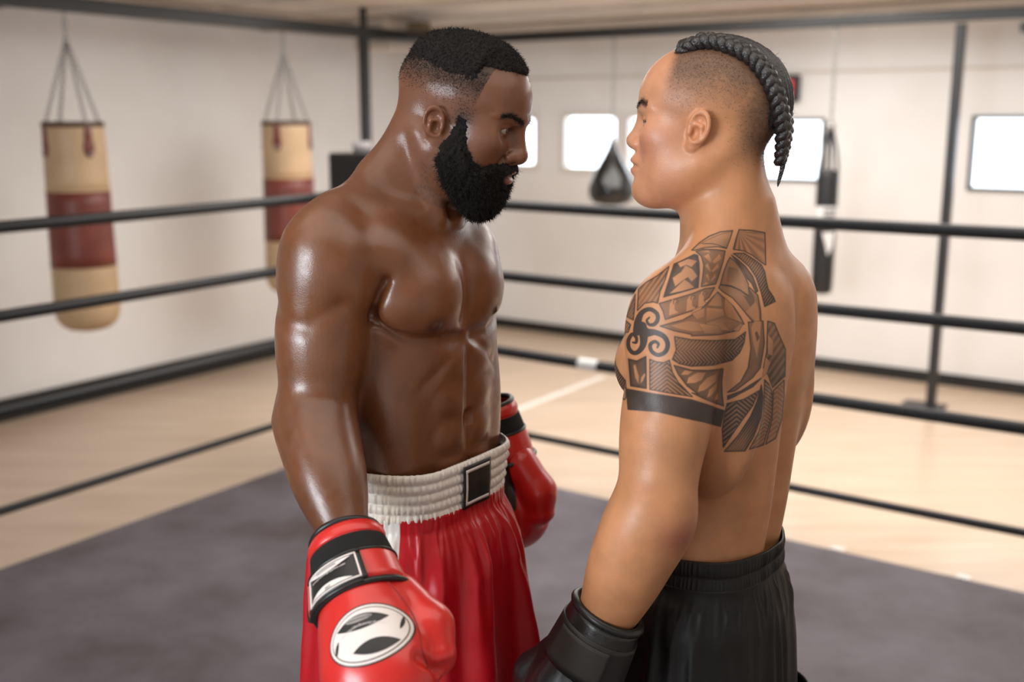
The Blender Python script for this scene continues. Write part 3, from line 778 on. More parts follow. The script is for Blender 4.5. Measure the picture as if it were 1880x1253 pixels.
def skin_material(name, rough, rvar, coat, bump, sss, sssr, bscale=520):
    m, nt, b = mat(name)
    at_ = node(nt, 'ShaderNodeAttribute', attribute_name='tint'); ro = node(nt, 'ShaderNodeAttribute', attribute_name='dull')
    tc = node(nt, 'ShaderNodeTexCoord')
    n1 = node(nt, 'ShaderNodeTexNoise'); n1.inputs['Scale'].default_value = 26; n1.inputs['Detail'].default_value = 6
    nt.links.new(tc.outputs['Object'], n1.inputs['Vector'])
    mr = node(nt, 'ShaderNodeMapRange'); mr.inputs[1].default_value = .3; mr.inputs[2].default_value = .7; mr.inputs[3].default_value = .88; mr.inputs[4].default_value = 1.12
    nt.links.new(n1.outputs['Fac'], mr.inputs[0])
    sc_ = node(nt, 'ShaderNodeVectorMath', operation='SCALE'); nt.links.new(at_.outputs['Color'], sc_.inputs[0]); nt.links.new(mr.outputs[0], sc_.inputs['Scale'])
    nt.links.new(sc_.outputs[0], b.inputs['Base Color'])
    n2 = node(nt, 'ShaderNodeTexNoise'); n2.inputs['Scale'].default_value = 60; n2.inputs['Detail'].default_value = 5
    nt.links.new(tc.outputs['Object'], n2.inputs['Vector'])
    m2 = node(nt, 'ShaderNodeMapRange'); m2.inputs[1].default_value = .3; m2.inputs[2].default_value = .7; m2.inputs[3].default_value = rough-rvar; m2.inputs[4].default_value = rough+rvar
    nt.links.new(n2.outputs['Fac'], m2.inputs[0])
    ad = node(nt, 'ShaderNodeMath', operation='ADD'); nt.links.new(m2.outputs[0], ad.inputs[0]); nt.links.new(ro.outputs['Fac'], ad.inputs[1]); nt.links.new(ad.outputs[0], b.inputs['Roughness'])
    n3 = node(nt, 'ShaderNodeTexNoise'); n3.inputs['Scale'].default_value = bscale; n3.inputs['Detail'].default_value = 2
    nt.links.new(tc.outputs['Object'], n3.inputs['Vector'])
    bp = node(nt, 'ShaderNodeBump'); bp.inputs['Strength'].default_value = bump; bp.inputs['Distance'].default_value = .0012
    nt.links.new(n3.outputs['Fac'], bp.inputs['Height']); nt.links.new(bp.outputs[0], b.inputs['Normal'])
    b.inputs['Coat Weight'].default_value = coat; b.inputs['Coat Roughness'].default_value = 0.18
    nt.links.new(bp.outputs[0], b.inputs['Coat Normal'])
    b.inputs['Specular IOR Level'].default_value = 0.5
    b.inputs['Subsurface Weight'].default_value = sss; b.inputs['Subsurface Radius'].default_value = sssr; b.inputs['Subsurface Scale'].default_value = 0.004
    return m
m_skin_a = skin_material('dark_sweaty_skin', 0.38, 0.10, 0.36, 0.18, 0.10, (1.0, 0.45, 0.25))
m_skin_b = skin_material('tan_skin', 0.46, 0.05, 0.05, 0.22, 0.12, (1.0, 0.4, 0.2))
m_eye, nt, b = mat('eye'); at_ = node(nt, 'ShaderNodeAttribute', attribute_name='tint'); nt.links.new(at_.outputs['Color'], b.inputs['Base Color'])
b.inputs['Roughness'].default_value = 0.08; b.inputs['Coat Weight'].default_value = 0.5
def eyeball(parent, pos, gaze, iris, white=(.32, .27, .24)):  # default white is darkened to carry the shade under the brow
    bm = bmesh.new(); bmesh.ops.create_uvsphere(bm, u_segments=32, v_segments=20, radius=.0122)
    V = np.array([v.co[:] for v in bm.verts]); Fc = [[v.index for v in f.verts] for f in bm.faces]; bm.free()
    g = np.array(gaze, float); g /= np.linalg.norm(g); c = (V/.0122) @ g
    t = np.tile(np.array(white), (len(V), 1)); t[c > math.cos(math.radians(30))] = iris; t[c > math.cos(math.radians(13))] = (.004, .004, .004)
    V = V + np.outer(np.where(c > .85, (c-.85)*.006, 0), g)
    o = np_mesh('eye', V, Fc, m_eye, parent, attrs=dict(tint=t)); o.location = pos
    return o
def brow_line(a, z0): return z0+.30*np.clip(a-.010, 0, .030)-.35*np.clip(a-.042, 0, .02)
# --- bearded boxer
P, Q = build_a()
h = (P-A_HO) @ A_HR
tint = np.tile(np.array([.136, .046, .016]), (len(P), 1)); dull = np.zeros(len(P))
n8 = vnoise(P, 14, 1); tint *= (0.86+0.28*n8)[:, None]
hx, hy, hz = h[:, 0], h[:, 1], h[:, 2]; ay_ = np.abs(hy)
inhead = (hz > -.13) & (hx > -.13) & (hx < .14) & (ay_ < .10)
face = inhead & (hx > -.02)
tint = mixc(tint, .35*face*sstep(-.02, .03, hx), (.112, .042, .020))
n300 = vnoise(P, 420, 3)
# shaved sides, fading up into the crop
line = np.where(hx > .03, .096, np.clip(.052+.25*np.abs(hx-.01)*(hx < 0)*0, .04, .06))
fade = inhead*(hx < .046+.10*(hz-.049))*sstep(.024, .068, hz)*(hx < .055)
tint = mixc(tint, np.clip(fade*.78, 0, .80), (.020, .012, .009)); dull += .3*fade
# sideburn and cheek stubble beside the beard
sb = inhead*np.exp(-((hx-.032)/.013)**2)*sstep(.045, .0, hz)*(hz > -.09)*(ay_ > .045)
tint = mixc(tint, np.clip(sb*(.4+.8*n300), 0, .95), (.010, .008, .007))
neckst = inhead*(hz < -.07)*(hx > -.01)*np.clip(n300-.25, 0, 1)
tint = mixc(tint, neckst*.8, (.03, .015, .01))
# brows, lips, lids, nipples, ears
for s in (-1, 1):
    bl = np.minimum(1, 1.5*np.exp(-((hz-brow_line(ay_, .0275))/.0050)**2))*(hx > .05)*(hy*s > .010)*(ay_ < .056)
    tint = mixc(tint, np.clip(bl*.8, 0, 1), (.012, .008, .007))
    k0 = np.sqrt((((h-np.array([.094, s*.033, .0120])) @ rotm(s*22, 0, s*-6)/np.array([.009, .0150, .0036]))**2).sum(1)); lash = np.exp(-((k0-1.12)/.22)**2)*inhead*(np.abs(hz-.012) < .0075)*(ay_ > .017)
    tint = mixc(tint, np.clip(lash*.85, 0, .85), (.015, .009, .008))
lip = np.maximum(gauss(h, (.112, 0, -.0475), (.012, .022, .0055)), gauss(h, (.112, 0, -.0625), (.012, .020, .0065)))
tint = mixc(tint, np.clip(lip*1.3, 0, .85)*inhead, (.20, .065, .05))
for s in (-1, 1):
    tint = mixc(tint, np.clip(1.5*gauss(P, (.122, -.086 if s < 0 else .070, 1.362), (.05, .014, .011)), 0, .8), (.035, .014, .010))
    tint = mixc(tint, .5*gauss(h, (-.016, s*.083, .0), (.022, .014, .034)), (.22, .070, .032))
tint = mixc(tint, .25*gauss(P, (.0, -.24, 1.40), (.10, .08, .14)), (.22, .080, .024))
dull += .10*sstep(.10, -.05, h[:, 0])*inhead+.20*sstep(1.50, 1.57, P[:, 2])
body_a = np_mesh('body', P, Q, m_skin_a, person_a, attrs=dict(tint=tint, dull=dull)); body_a['label'] = 'dark brown skin glistening with sweat'
bvh_a = BVHTree.FromPolygons(P.tolist(), Q.tolist())
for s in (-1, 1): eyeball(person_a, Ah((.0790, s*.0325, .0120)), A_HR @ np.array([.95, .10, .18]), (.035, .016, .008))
# --- tattooed boxer
# tattoo: inked cells traced in image pixels, then projected onto the skin from camera
def TZ(k, *pts):
    ox, oy, sx, sy = {1: (1110, 410, .1596, .1596), 2: (1270, 410, .1596, .1596), 3: (1110, 590, .1596, .1596), 4: (1270, 590, .1996, .1995)}[k]
    return [(ox+x*sx, oy+y*sy) for x, y in pts]
def poly_sd(x, y, poly):
    """signed distance to a polygon, positive inside"""
    d2 = np.full(x.shape, 1e9); inside = np.zeros(x.shape, bool); n = len(poly)
    for i in range(n):
        ax_, ay2 = poly[i]; bx_, by_ = poly[(i+1) % n]; ex, ey = bx_-ax_, by_-ay2
        t = np.clip(((x-ax_)*ex+(y-ay2)*ey)/(ex*ex+ey*ey+1e-12), 0, 1)
        d2 = np.minimum(d2, (x-ax_-t*ex)**2+(y-ay2-t*ey)**2)
        inside ^= ((ay2 > y) != (by_ > y)) & (x < (bx_-ax_)*(y-ay2)/((by_-ay2) if by_ != ay2 else 1e-9)+ax_)
    return np.sqrt(d2)*np.where(inside, 1, -1)
class Ink:
    X0, Y0, S, W, H = 1105, 410, 2.0, 760, 880
    def __init__(s):
        s.A = np.zeros((s.H, s.W))
    def win(s, pts, m=6):
        xs = [p[0] for p in pts]; ys = [p[1] for p in pts]
        x0 = max(0, int((min(xs)-m-s.X0)*s.S)); x1 = min(s.W, int((max(xs)+m-s.X0)*s.S)); y0 = max(0, int((min(ys)-m-s.Y0)*s.S)); y1 = min(s.H, int((max(ys)+m-s.Y0)*s.S))
        Y, X = np.mgrid[y0:y1, x0:x1]; return (slice(y0, y1), slice(x0, x1)), X/s.S+s.X0, Y/s.S+s.Y0
    def smooth(s, pts, it=2, closed=True):
        P = np.array(pts, float)
        for _ in range(it):
            Qn = np.roll(P, -1, 0)
            P = np.stack([P*.75+Qn*.25, P*.25+Qn*.75], 1).reshape(-1, 2)
        return P
    def cell(s, pts, shade=.5, grad=(0, 0), hatch=None, line=.85, lw=1.15, rnd=False):
        if rnd: pts = s.smooth(pts, 1)
        sl, X, Y = s.win(pts); sd = poly_sd(X, Y, pts); c = np.mean(pts, 0); ext = np.ptp(np.array(pts), 0)+1
        v = shade*(1+grad[0]*(X-c[0])/ext[0]*2+grad[1]*(Y-c[1])/ext[1]*2)
        v = v+.30*np.exp(-(np.maximum(sd, 0)/4.0))*shade
        if hatch:
            kind, per, amt = hatch
            if kind == 'v': ph = (Y-np.abs(X-c[0])*.8)/per
            elif kind == 'd': ph = (X+Y*.7)/per
            elif kind == 'b': ph = (X-Y*.9)/per+np.where(((Y-c[1])/per*.35 % 2) > 1, (Y*1.8)/per, 0)
            else: ph = np.arctan2(Y-kind[1], X-kind[0])*per
            v = v*(1+amt*np.cos(2*math.pi*ph))
        a = s.A[sl]; ins = np.clip(sd+.5, 0, 1); a = a*(1-ins)+np.clip(v, 0, .92)*ins
        s.A[sl] = np.maximum(a, line*np.exp(-(sd/lw)**2))
    def light(s, pts, shade=.12, g=(0, 0), line=.5):
        sl, X, Y = s.win(pts); sd = poly_sd(X, Y, pts); c = np.mean(pts, 0); ext = np.ptp(np.array(pts), 0)+1
        v = np.clip(shade+.35*(g[0]*(X-c[0])/ext[0]+g[1]*(Y-c[1])/ext[1]), .03, .7); ins = np.clip(sd+.5, 0, 1)
        s.A[sl] = np.maximum(s.A[sl]*(1-ins)+v*ins, line*np.exp(-(sd/.8)**2))
    def stroke(s, pts, w, v=.9, sm=True):
        P = [np.array(p, float) for p in pts]
        if not hasattr(w, '__len__'): w = [w]*len(P)
        sl, X, Y = s.win(pts, max(w)+3); best = np.full(X.shape, -1e9)
        for i in range(len(P)-1):
            e = P[i+1]-P[i]; t = np.clip(((X-P[i][0])*e[0]+(Y-P[i][1])*e[1])/(e@e+1e-9), 0, 1)
            d = np.hypot(X-P[i][0]-t*e[0], Y-P[i][1]-t*e[1]); best = np.maximum(best, (w[i]+(w[i+1]-w[i])*t)/2-d)
        s.A[sl] = np.maximum(s.A[sl], v*np.clip(best+.5, 0, 1))
def spline(pts, n=8):
    P = [np.array(p, float) for p in pts]; P = [2*P[0]-P[1]]+P+[2*P[-1]-P[-2]]; out = []
    for i in range(1, len(P)-2):
        for k in range(n):
            t = k/n; out.append(tuple(.5*(2*P[i]+(P[i+1]-P[i-1])*t+(2*P[i-1]-5*P[i]+4*P[i+1]-P[i+2])*t*t+(3*P[i]-P[i-1]-3*P[i+1]+P[i+2])*t**3)))
    return out+[tuple(P[-2])]
def draw_tattoo():
    K = Ink(); T1 = lambda *p: TZ(1, *p); T2 = lambda *p: TZ(2, *p); T3 = lambda *p: TZ(3, *p); T4 = lambda *p: TZ(4, *p)
    # collar and upper panels
    K.cell(T2((0, 310), (90, 225), (200, 150), (330, 100), (470, 85), (440, 180), (400, 290), (300, 270), (150, 280), (40, 310)), .18, (.6, .3))
    K.stroke(spline(T2((90, 240), (300, 140), (468, 95))), 1.4, .6); K.stroke(spline(T2((120, 235), (260, 240), (400, 285))), 1.6, .8)
    K.light(T2((210, 210), (440, 170), (400, 280)), .30, (.8, .3), .3)
    K.cell(T2((545, 75), (700, 85), (840, 110), (845, 250), (850, 480), (800, 450), (700, 370), (600, 320), (480, 300), (510, 180)), .26, (-.3, .1), ((TZ(2, (545, 110))[0]), 3.2, .55))  # ink fades to the right, glare on the skin drawn in
    K.cell(T1((800, 470), (870, 440), (950, 400), (1030, 360), (1070, 370), (1085, 450), (1090, 560), (1075, 740), (900, 790), (680, 850), (720, 720), (770, 560)), .66)
    for q in ([(780, 630), (880, 560), (930, 485), (1010, 530), (1070, 610), (1000, 675), (960, 620), (900, 660), (810, 730)], [(740, 815), (920, 650), (980, 690), (1035, 740), (900, 780)], [(840, 460), (960, 410), (1065, 435), (1000, 505), (940, 480), (870, 510)]): K.light(T1(*q), .16, (.7, -.3))
    K.cell(T2((50, 325), (130, 300), (280, 305), (385, 320), (360, 440), (320, 570), (275, 700), (110, 730), (130, 600), (140, 480), (110, 380)), .42)
    for q in ([(135, 380), (195, 345), (235, 440), (215, 455)], [(235, 440), (320, 350), (345, 410), (260, 470)], [(150, 490), (185, 455), (225, 545), (210, 570)], [(225, 545), (300, 460), (315, 510), (245, 570)], [(155, 600), (185, 575), (215, 660), (200, 675)], [(215, 660), (270, 570), (280, 620), (225, 680)], [(115, 720), (170, 675), (195, 700)], [(90, 330), (190, 310), (240, 360), (200, 340)]): K.light(T2(*q), .12, (.5, .5), .45)
    K.cell(T2((440, 395), (500, 440), (560, 520), (610, 610), (650, 700), (660, 840), (560, 770), (450, 720), (330, 705), (370, 560), (410, 450)), .30, (0, -.1))
    K.light(T2((420, 500), (520, 520), (590, 640), (600, 730), (500, 690), (400, 670)), .38, (-.4, -.6), 0)
    K.cell(T2((480, 350), (600, 345), (720, 420), (800, 480), (840, 560), (860, 680), (880, 760), (940, 850), (960, 900), (840, 960), (800, 800), (740, 620), (660, 500), (560, 410)), .52, (.2, .1), ('d', 5.5, .35))
    K.cell(T2((460, 370), (540, 430), (620, 500), (700, 610), (760, 780), (740, 800), (690, 690), (640, 640), (600, 560), (540, 470)), .55)
    K.cell(T2((330, 712), (450, 728), (560, 775), (655, 850), (665, 740), (760, 830), (790, 1000), (800, 1230), (760, 1240), (700, 1130), (640, 1060), (560, 960), (470, 860), (360, 790), (310, 742)), .36, (.1, 0))
    K.light(T2((590, 830), (650, 850), (660, 750), (720, 850), (720, 960), (690, 990)), .62, (0, -.4), 0); K.light(T2((620, 1020), (740, 900), (770, 1000), (780, 1180), (700, 1100)), .16, (-.3, -.6), 0.3)
    # wave band
    K.cell(T1((630, 925), (900, 845))+T2((0, 815), (150, 755), (262, 742), (200, 850), (60, 960), (0, 1010))+T1((1000, 1010), (700, 1108), (672, 1010)), .40)
    for cx, cy, r in ((830, 905, 42), (1030, 858, 40), (1165, 812, 34)):
        K.light(T1((cx-95, cy+165), (cx-85, cy+20), (cx-50, cy-25), (cx, cy-30), (cx-20, cy+30), (cx-20, cy+90), (cx+30, cy+125)), .08, (0, 0), .5)
        K.stroke(T1(*[(cx+r*(1-.09*i)*math.cos(2.6+i*.62), cy+r*(1-.09*i)*math.sin(2.6+i*.62)) for i in range(10)]), 2.0, .62)
    # big stone panel over the deltoid
    K.cell(T1((640, 1185), (900, 1115), (1100, 1005))+T2((100, 1000), (300, 792), (360, 850), (480, 960), (560, 1080), (600, 1160))+T4((470, 30), (400, 90), (250, 125), (0, 135))+T3((1000, 152), (800, 110)), .42, (.1, -.1))
    for q, g in (([(170, 970), (360, 985), (380, 1060), (160, 1140), (165, 1040)], (0, .9)), ([(380, 860), (470, 950), (590, 1150), (400, 1080), (370, 1000)], (-.7, .4)), ([(160, 1150), (380, 1080), (590, 1165), (540, 1240), (250, 1230)], (.2, -.9)), ([(0, 1040), (150, 970), (150, 1080), (60, 1110)], (.5, .5)), ([(-260, 1180), (-40, 1120), (150, 1150), (230, 1240), (0, 1250), (-140, 1220)], (.5, -.4)), ([(290, 800), (340, 850), (350, 960), (180, 950)], (.2, -.6))): K.light(T2(*q), .20, g, .55)
    K.light(T4((60, 20), (240, 40), (300, 110), (120, 115)), .22, (.6, .6), .5); K.light(T4((300, 20), (460, 10), (360, 100)), .35, (.5, .5), .5)
    # braided panel
    K.cell(T3((805, 180), (1000, 215), (1253, 225))+T4((200, 180), (400, 170), (495, 100), (480, 200), (440, 290), (370, 360), (200, 405), (0, 415))+T3((1000, 520), (860, 490), (780, 440), (825, 330)), .50, (.2, .25), ('b', 7.0, .40))
    # leaf panel
    K.cell(T3((800, 510), (1000, 565), (1253, 570))+T4((150, 455), (288, 440), (275, 560), (280, 680), (292, 782), (150, 730), (0, 660))+T3((1080, 845), (950, 745), (850, 615)), .52)
    for q in ([(870, 620), (920, 560), (1020, 580), (960, 620)], [(940, 720), (960, 650), (1060, 590), (1170, 590), (1120, 680), (1040, 715)], [(1065, 820), (1090, 740), (1180, 650), (1290, 600), (1280, 700), (1150, 800)]): K.light(T3(*q), .10, (.5, -.4), .6)
    for q in ([(135, 710), (160, 630), (240, 560), (230, 620), (180, 690)], [(205, 735), (215, 690), (245, 650), (240, 720)]): K.light(T4(*q), .12, (.5, -.4), .6)
    K.cell(T3((520, 440), (600, 470), (680, 480), (745, 450), (780, 590), (850, 710), (1010, 870), (760, 830), (520, 785)), .44, (.1, 0), ('v', 7.5, .45))
    K.cell(T3((275, 435), (370, 460), (475, 405), (480, 775), (300, 745)), .60)
    for q in ([(330, 510), (355, 500), (395, 640), (390, 720), (350, 650)], [(410, 720), (420, 650), (460, 595), (470, 620), (440, 690)]): K.light(T3(*q), .14, (.3, .3), .4)
    # shoulder front and chest
    K.cell(T1((390, 760), (480, 680), (600, 610), (740, 500), (700, 640), (640, 780), (610, 920), (560, 905), (460, 920), (378, 1005)), .36, (.2, -.2), ('d', 9.0, .40))
    K.cell(T1((255, 1075), (300, 950), (352, 820), (345, 960), (330, 1115)), .42, (0, 0), ('d', 5, .3))
    K.cell(T1((150, 1290), (200, 1180), (240, 1120), (300, 1170), (270, 1253))+T3((240, 130), (180, 250), (120, 330), (95, 300), (120, 200)), .42, (0, 0), ('d', 4.5, .45))
    K.cell(T3((100, 370), (125, 500), (165, 590), (240, 690), (250, 800), (180, 770), (120, 670), (82, 560), (85, 470)), .62, (0, 0), ('d', 5.0, .5))
    K.cell(T3((125, 640), (200, 780), (245, 770), (245, 880), (225, 905), (130, 800)), .20)
    # triskele
    for P_, w in ((T1((380, 1240), (385, 1130), (430, 1030), (520, 990), (600, 1040), (610, 1110), (570, 1165), (510, 1165), (485, 1120), (515, 1085)), (17, 13, 9, 7.5, 7.5, 7.5, 7, 5, 4, 3)),
                  (T3((430, 60), (450, 180), (440, 280), (390, 350), (330, 365), (280, 310), (275, 220), (320, 150), (365, 190), (362, 245), (325, 245)), (17, 15, 11, 8.5, 7.5, 7, 7, 6.5, 6, 5, 3)),
                  (T3((420, 70), (480, 130), (580, 130), (680, 175), (725, 260), (700, 350), (620, 390), (545, 350), (525, 275), (575, 235), (620, 265), (605, 305)), (17, 16, 10, 9, 8.5, 8, 7.5, 7, 7, 6, 5, 3))):
        n = 6; Pn = spline(P_, n); wn = list(np.interp(np.linspace(0, len(w)-1, len(Pn)), range(len(w)), w)); K.stroke(Pn, wn, .93)
    # arm band
    K.cell(T3((250, 780), (500, 825), (1000, 905), (1253, 985))+T4((150, 778), (300, 825), (265, 970), (130, 935))+T3((1253, 1185), (900, 1110), (600, 1040), (270, 1015)), .84, line=.8)
    # back
    K.cell(T4((520, 10), (655, 0), (668, 200), (630, 430), (560, 520), (400, 640), (330, 655), (450, 560), (520, 430), (545, 250)), .45, (.2, .2))
    K.light(T4((575, 0), (640, 0), (625, 180), (600, 340), (560, 180), (545, 60)), .16, (0, .3), .4); K.light(T4((580, 110), (600, 90), (625, 150), (600, 190)), .62, (0, 0), 0)
    K.cell(T4((700, 0), (760, 20), (800, 120), (862, 260), (858, 505), (742, 612), (705, 500), (660, 430), (690, 280), (695, 120)), .50, (-.1, .3), ('d', 12, .25))
    K.light(T4((700, 120), (750, 180), (745, 320), (700, 300)), .14, (.3, .4), .4); K.light(T4((680, 330), (725, 380), (690, 480), (650, 520)), .16, (.3, .3), .4)
    K.cell(T4((330, 690), (450, 645), (560, 575), (640, 525), (560, 605), (400, 690), (330, 722)), .58)
    K.cell(T4((325, 760), (480, 720), (620, 640), (560, 780), (450, 930), (290, 1160), (280, 1000), (300, 870)), .62, (0, 0), ('v', 8.5, .45))
    K.cell(T4((640, 590), (655, 700), (640, 880), (570, 1060), (490, 1195), (300, 1200), (430, 1050), (540, 880), (600, 740)), .66, (.2, -.3), ('d', 5, .22))
    K.cell(T4((670, 540), (710, 580), (740, 660), (740, 850), (700, 1000), (660, 1140), (530, 1180), (620, 1020), (660, 850), (665, 700)), .40, (0, -.3), ('v', 7, .5))
    K.cell(T4((752, 640), (848, 545), (850, 700), (828, 900), (770, 1080), (682, 1132), (740, 900)), .26, (0, 0), ('v', 9, .5))  # paler ink, skin glare put into the drawing
    A = K.A
    for ax_ in (0, 1): A = .25*np.roll(A, 1, ax_)+.5*A+.25*np.roll(A, -1, ax_)
    K.A = A; return K
def refine(P, Qs, sel):
    """split the selected quads in four, keeping the mesh closed"""
    E = np.concatenate([Qs[:, [i, (i+1) % 4]] for i in range(4)]); Es = np.sort(E, 1); key = Es[:, 0].astype(np.int64)*len(P)+Es[:, 1]
    nf = len(Qs); m = np.concatenate([sel]*4); uk = np.unique(key[m]); mid = np.stack([uk//len(P), uk % len(P)], 1)
    o = len(P); P2 = np.concatenate([P, (P[mid[:, 0]]+P[mid[:, 1]])/2, P[Qs[sel]].mean(1)]); oc = o+len(uk)
    pos = np.searchsorted(uk, key); pos = np.clip(pos, 0, len(uk)-1); ok = uk[pos] == key; midx = np.where(ok, o+pos, -1).reshape(4, nf).T
    Sq = Qs[sel]; Sm = midx[sel]; c = oc+np.arange(len(Sq))
    new = np.concatenate([np.stack([Sq[:, i], Sm[:, i], c, Sm[:, i-1]], 1) for i in range(4)])
    rest = ~sel; touched = rest & (midx >= 0).any(1); plain = Qs[rest & ~touched]; ng = []
    for q, mm in zip(Qs[touched].tolist(), midx[touched].tolist()):
        f = []
        for i in range(4):
            f.append(q[i])
            if mm[i] >= 0: f.append(mm[i])
        ng.append(f)
    return P2, new, plain, ng
CAM_POINT = Vector((0.0, 0.0, 1.67))      # camera position, from which the traced tattoo is projected onto shoulder and back
def image_px(P, pos, yaw):
    """place of skin points on the flat tattoo drawing"""
    c, s = math.cos(yaw), math.sin(yaw); t = math.radians(11.7)
    x = pos.x+c*P[:, 0]-s*P[:, 1]-CAM_POINT.x; y = pos.y+s*P[:, 0]+c*P[:, 1]-CAM_POINT.y; z = P[:, 2]-CAM_POINT.z
    d = y*math.cos(t)-z*math.sin(t); u = y*math.sin(t)+z*math.cos(t)
    return 940+1983.0*x/d, 626.5-1983.0*u/d
P, Q = build_b()
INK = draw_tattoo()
def tattoo_zone(P):
    px, py = image_px(P, B_POS, B_YAW)
    return px, py, (px > 1112) & (px < 1450) & (py > 418) & (py < 835) & (P[:, 1] > -.03) & (P[:, 2] > 1.10)
px, py, z_ = tattoo_zone(P)
c_, s_ = math.cos(-B_YAW), math.sin(-B_YAW); eye_l = np.array([c_*(-B_POS.x)-s_*(-B_POS.y), s_*(-B_POS.x)+c_*(-B_POS.y), CAM_POINT.z])
def facing(P, Qs):
    n = np.cross(P[Qs[:, 2]]-P[Qs[:, 0]], P[Qs[:, 3]]-P[Qs[:, 1]]); v = eye_l-P[Qs[:, 0]]
    return (n*v).sum(1) > 0
bvh_b = BVHTree.FromPolygons(P.tolist(), Q.tolist())
sel = z_[Q].all(1) & facing(P, Q)
P, new, plain, ng = refine(P, Q, sel)
px, py, z_ = tattoo_zone(P)
ok2 = z_[new].all(1); P, new2, plain2, ng2 = refine(P, new, ok2)
faces_b = [new2, plain2, plain] + [np.array(g) for n_ in range(5, 9) for g in [[f for f in ng+ng2 if len(f) == n_]] if g]
fq = np.concatenate([new2, plain2])
front = np.zeros(len(P), bool); ff = facing(P, new2); front[new2[ff].ravel()] = True
px, py, z_ = tattoo_zone(P)
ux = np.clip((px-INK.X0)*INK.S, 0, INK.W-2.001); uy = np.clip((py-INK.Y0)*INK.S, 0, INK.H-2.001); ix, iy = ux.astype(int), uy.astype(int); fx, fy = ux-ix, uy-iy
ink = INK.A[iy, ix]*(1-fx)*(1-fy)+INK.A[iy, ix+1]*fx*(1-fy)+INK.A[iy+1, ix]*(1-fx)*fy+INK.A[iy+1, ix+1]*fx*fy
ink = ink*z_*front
nv = eye_l-P; dv = np.linalg.norm(nv, axis=1); nv = nv/dv[:, None]
for i in np.nonzero(ink > .02)[0]:
    if bvh_b.ray_cast(Vector(P[i]+nv[i]*.012), Vector(nv[i]), 1.0)[0] is not None: ink[i] = 0
h = (P-B_HO) @ B_HR; hx, hy, hz = h[:, 0], h[:, 1], h[:, 2]; ay_ = np.abs(hy)
tint = np.tile(np.array([.47, .215, .098]), (len(P), 1)); dull = np.zeros(len(P))
tint *= (0.90+0.20*vnoise(P, 16, 2))[:, None]
inhead = (hz > -.14) & (hx > -.14) & (hx < .14) & (ay_ < .10)
n300 = vnoise(P, 420, 5)
tint = mixc(tint, inhead*.5*sstep(-.01, .05, hx), (.54, .255, .155))
tint = mixc(tint, .45*gauss(h, (.07, .045, -.02), (.035, .03, .03)), (.58, .20, .13))
# clipped sides
def clip_density(hx, hy, hz):
    """how dense the clipped hair is: thick under the braids, fading towards ear, temple and nape"""
    front = sstep(.066, .040, hx+.22*np.maximum(0, hz-.07))
    side = sstep(.004, .108, hz+.30*np.maximum(0, -hx-.03))*front
    back = sstep(-.030, -.085, hx)*sstep(-.066, -.010, hz)*.85
    return np.clip(np.maximum(side, back), 0, 1)
st = inhead*clip_density(hx, hy, hz)
tint = mixc(tint, np.clip(st*.92*(.85+.3*n300), 0, .80), (.060, .036, .022)); dull += .15*st
bl = np.minimum(1, 1.6*np.exp(-((hz-brow_line(ay_, .033))/.0050)**2))*(hx > .055)*(ay_ > .010)*(ay_ < .054)
tint = mixc(tint, np.clip(bl*.85, 0, .95), (.018, .011, .008))
lid = np.exp(-((hz-.0128)/.0026)**2)*(hx > .078)*(ay_ > .016)*(ay_ < .049)
tint = mixc(tint, np.clip(lid*.95, 0, .92), (.05, .025, .018))
lip = np.maximum(gauss(h, (.112, 0, -.0475), (.012, .022, .0055)), gauss(h, (.112, 0, -.0625), (.012, .020, .0065)))
tint = mixc(tint, np.clip(lip*1.3, 0, .8)*inhead, (.50, .17, .13))
tint = mixc(tint, .35*gauss(h, (.0, .085, .0), (.022, .02, .034)), (.62, .24, .14))
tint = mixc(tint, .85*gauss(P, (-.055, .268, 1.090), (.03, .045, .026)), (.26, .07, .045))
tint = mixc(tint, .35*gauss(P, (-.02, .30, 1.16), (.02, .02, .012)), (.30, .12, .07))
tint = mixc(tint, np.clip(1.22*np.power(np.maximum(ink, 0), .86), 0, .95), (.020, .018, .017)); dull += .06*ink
body_b = np_mesh('body', P, faces_b, m_skin_b, person_b, attrs=dict(tint=tint, dull=dull)); body_b['label'] = 'tan skin with black geometric tattoo over shoulder and back'
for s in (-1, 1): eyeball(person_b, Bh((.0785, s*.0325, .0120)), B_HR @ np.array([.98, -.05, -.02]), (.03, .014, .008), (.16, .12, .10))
# ------------------------------------------------------------------ hair
def hair_material(name, c, rough, spec=.4, bump=.6, bs=700):
    return simple(name, c, rough, noise=.35, scale=240, bump=bump, bscale=bs, spec=spec)
m_hair_a = hair_material('cropped_black_hair', (.014, .011, .010), .75, .25)
m_beard = hair_material('black_beard', (.009, .007, .006), .72, .25)
m_hair_b = hair_material('glossy_braided_hair', (.012, .010, .011), .28, .7, .3, 420)
HR_STEP = QH*.85
def strands(rng, base, nrm, length, width, droop):
    """thin tapered blades, one triangle pair each"""
    n = len(base); d = nrm + rng.normal(0, .45, (n, 3)) + np.array(droop); d /= np.linalg.norm(d, axis=1)[:, None]
    s = np.cross(d, rng.normal(0, 1, (n, 3))); s /= np.linalg.norm(s, axis=1)[:, None]
    L = length*rng.uniform(.5, 1.25, (n, 1)); bend = rng.normal(0, .35, (n, 3))*L
    V = np.stack([base-s*width, base+s*width, base+d*L*.55+bend*.3+s*width*.8, base+d*L*.55+bend*.3-s*width*.8, base+d*L+bend], 1).reshape(-1, 3)
    k = np.arange(n)[:, None]*5
    return V, (k+np.array([[0, 1, 2, 3]])), (k+np.array([[3, 2, 4]]))
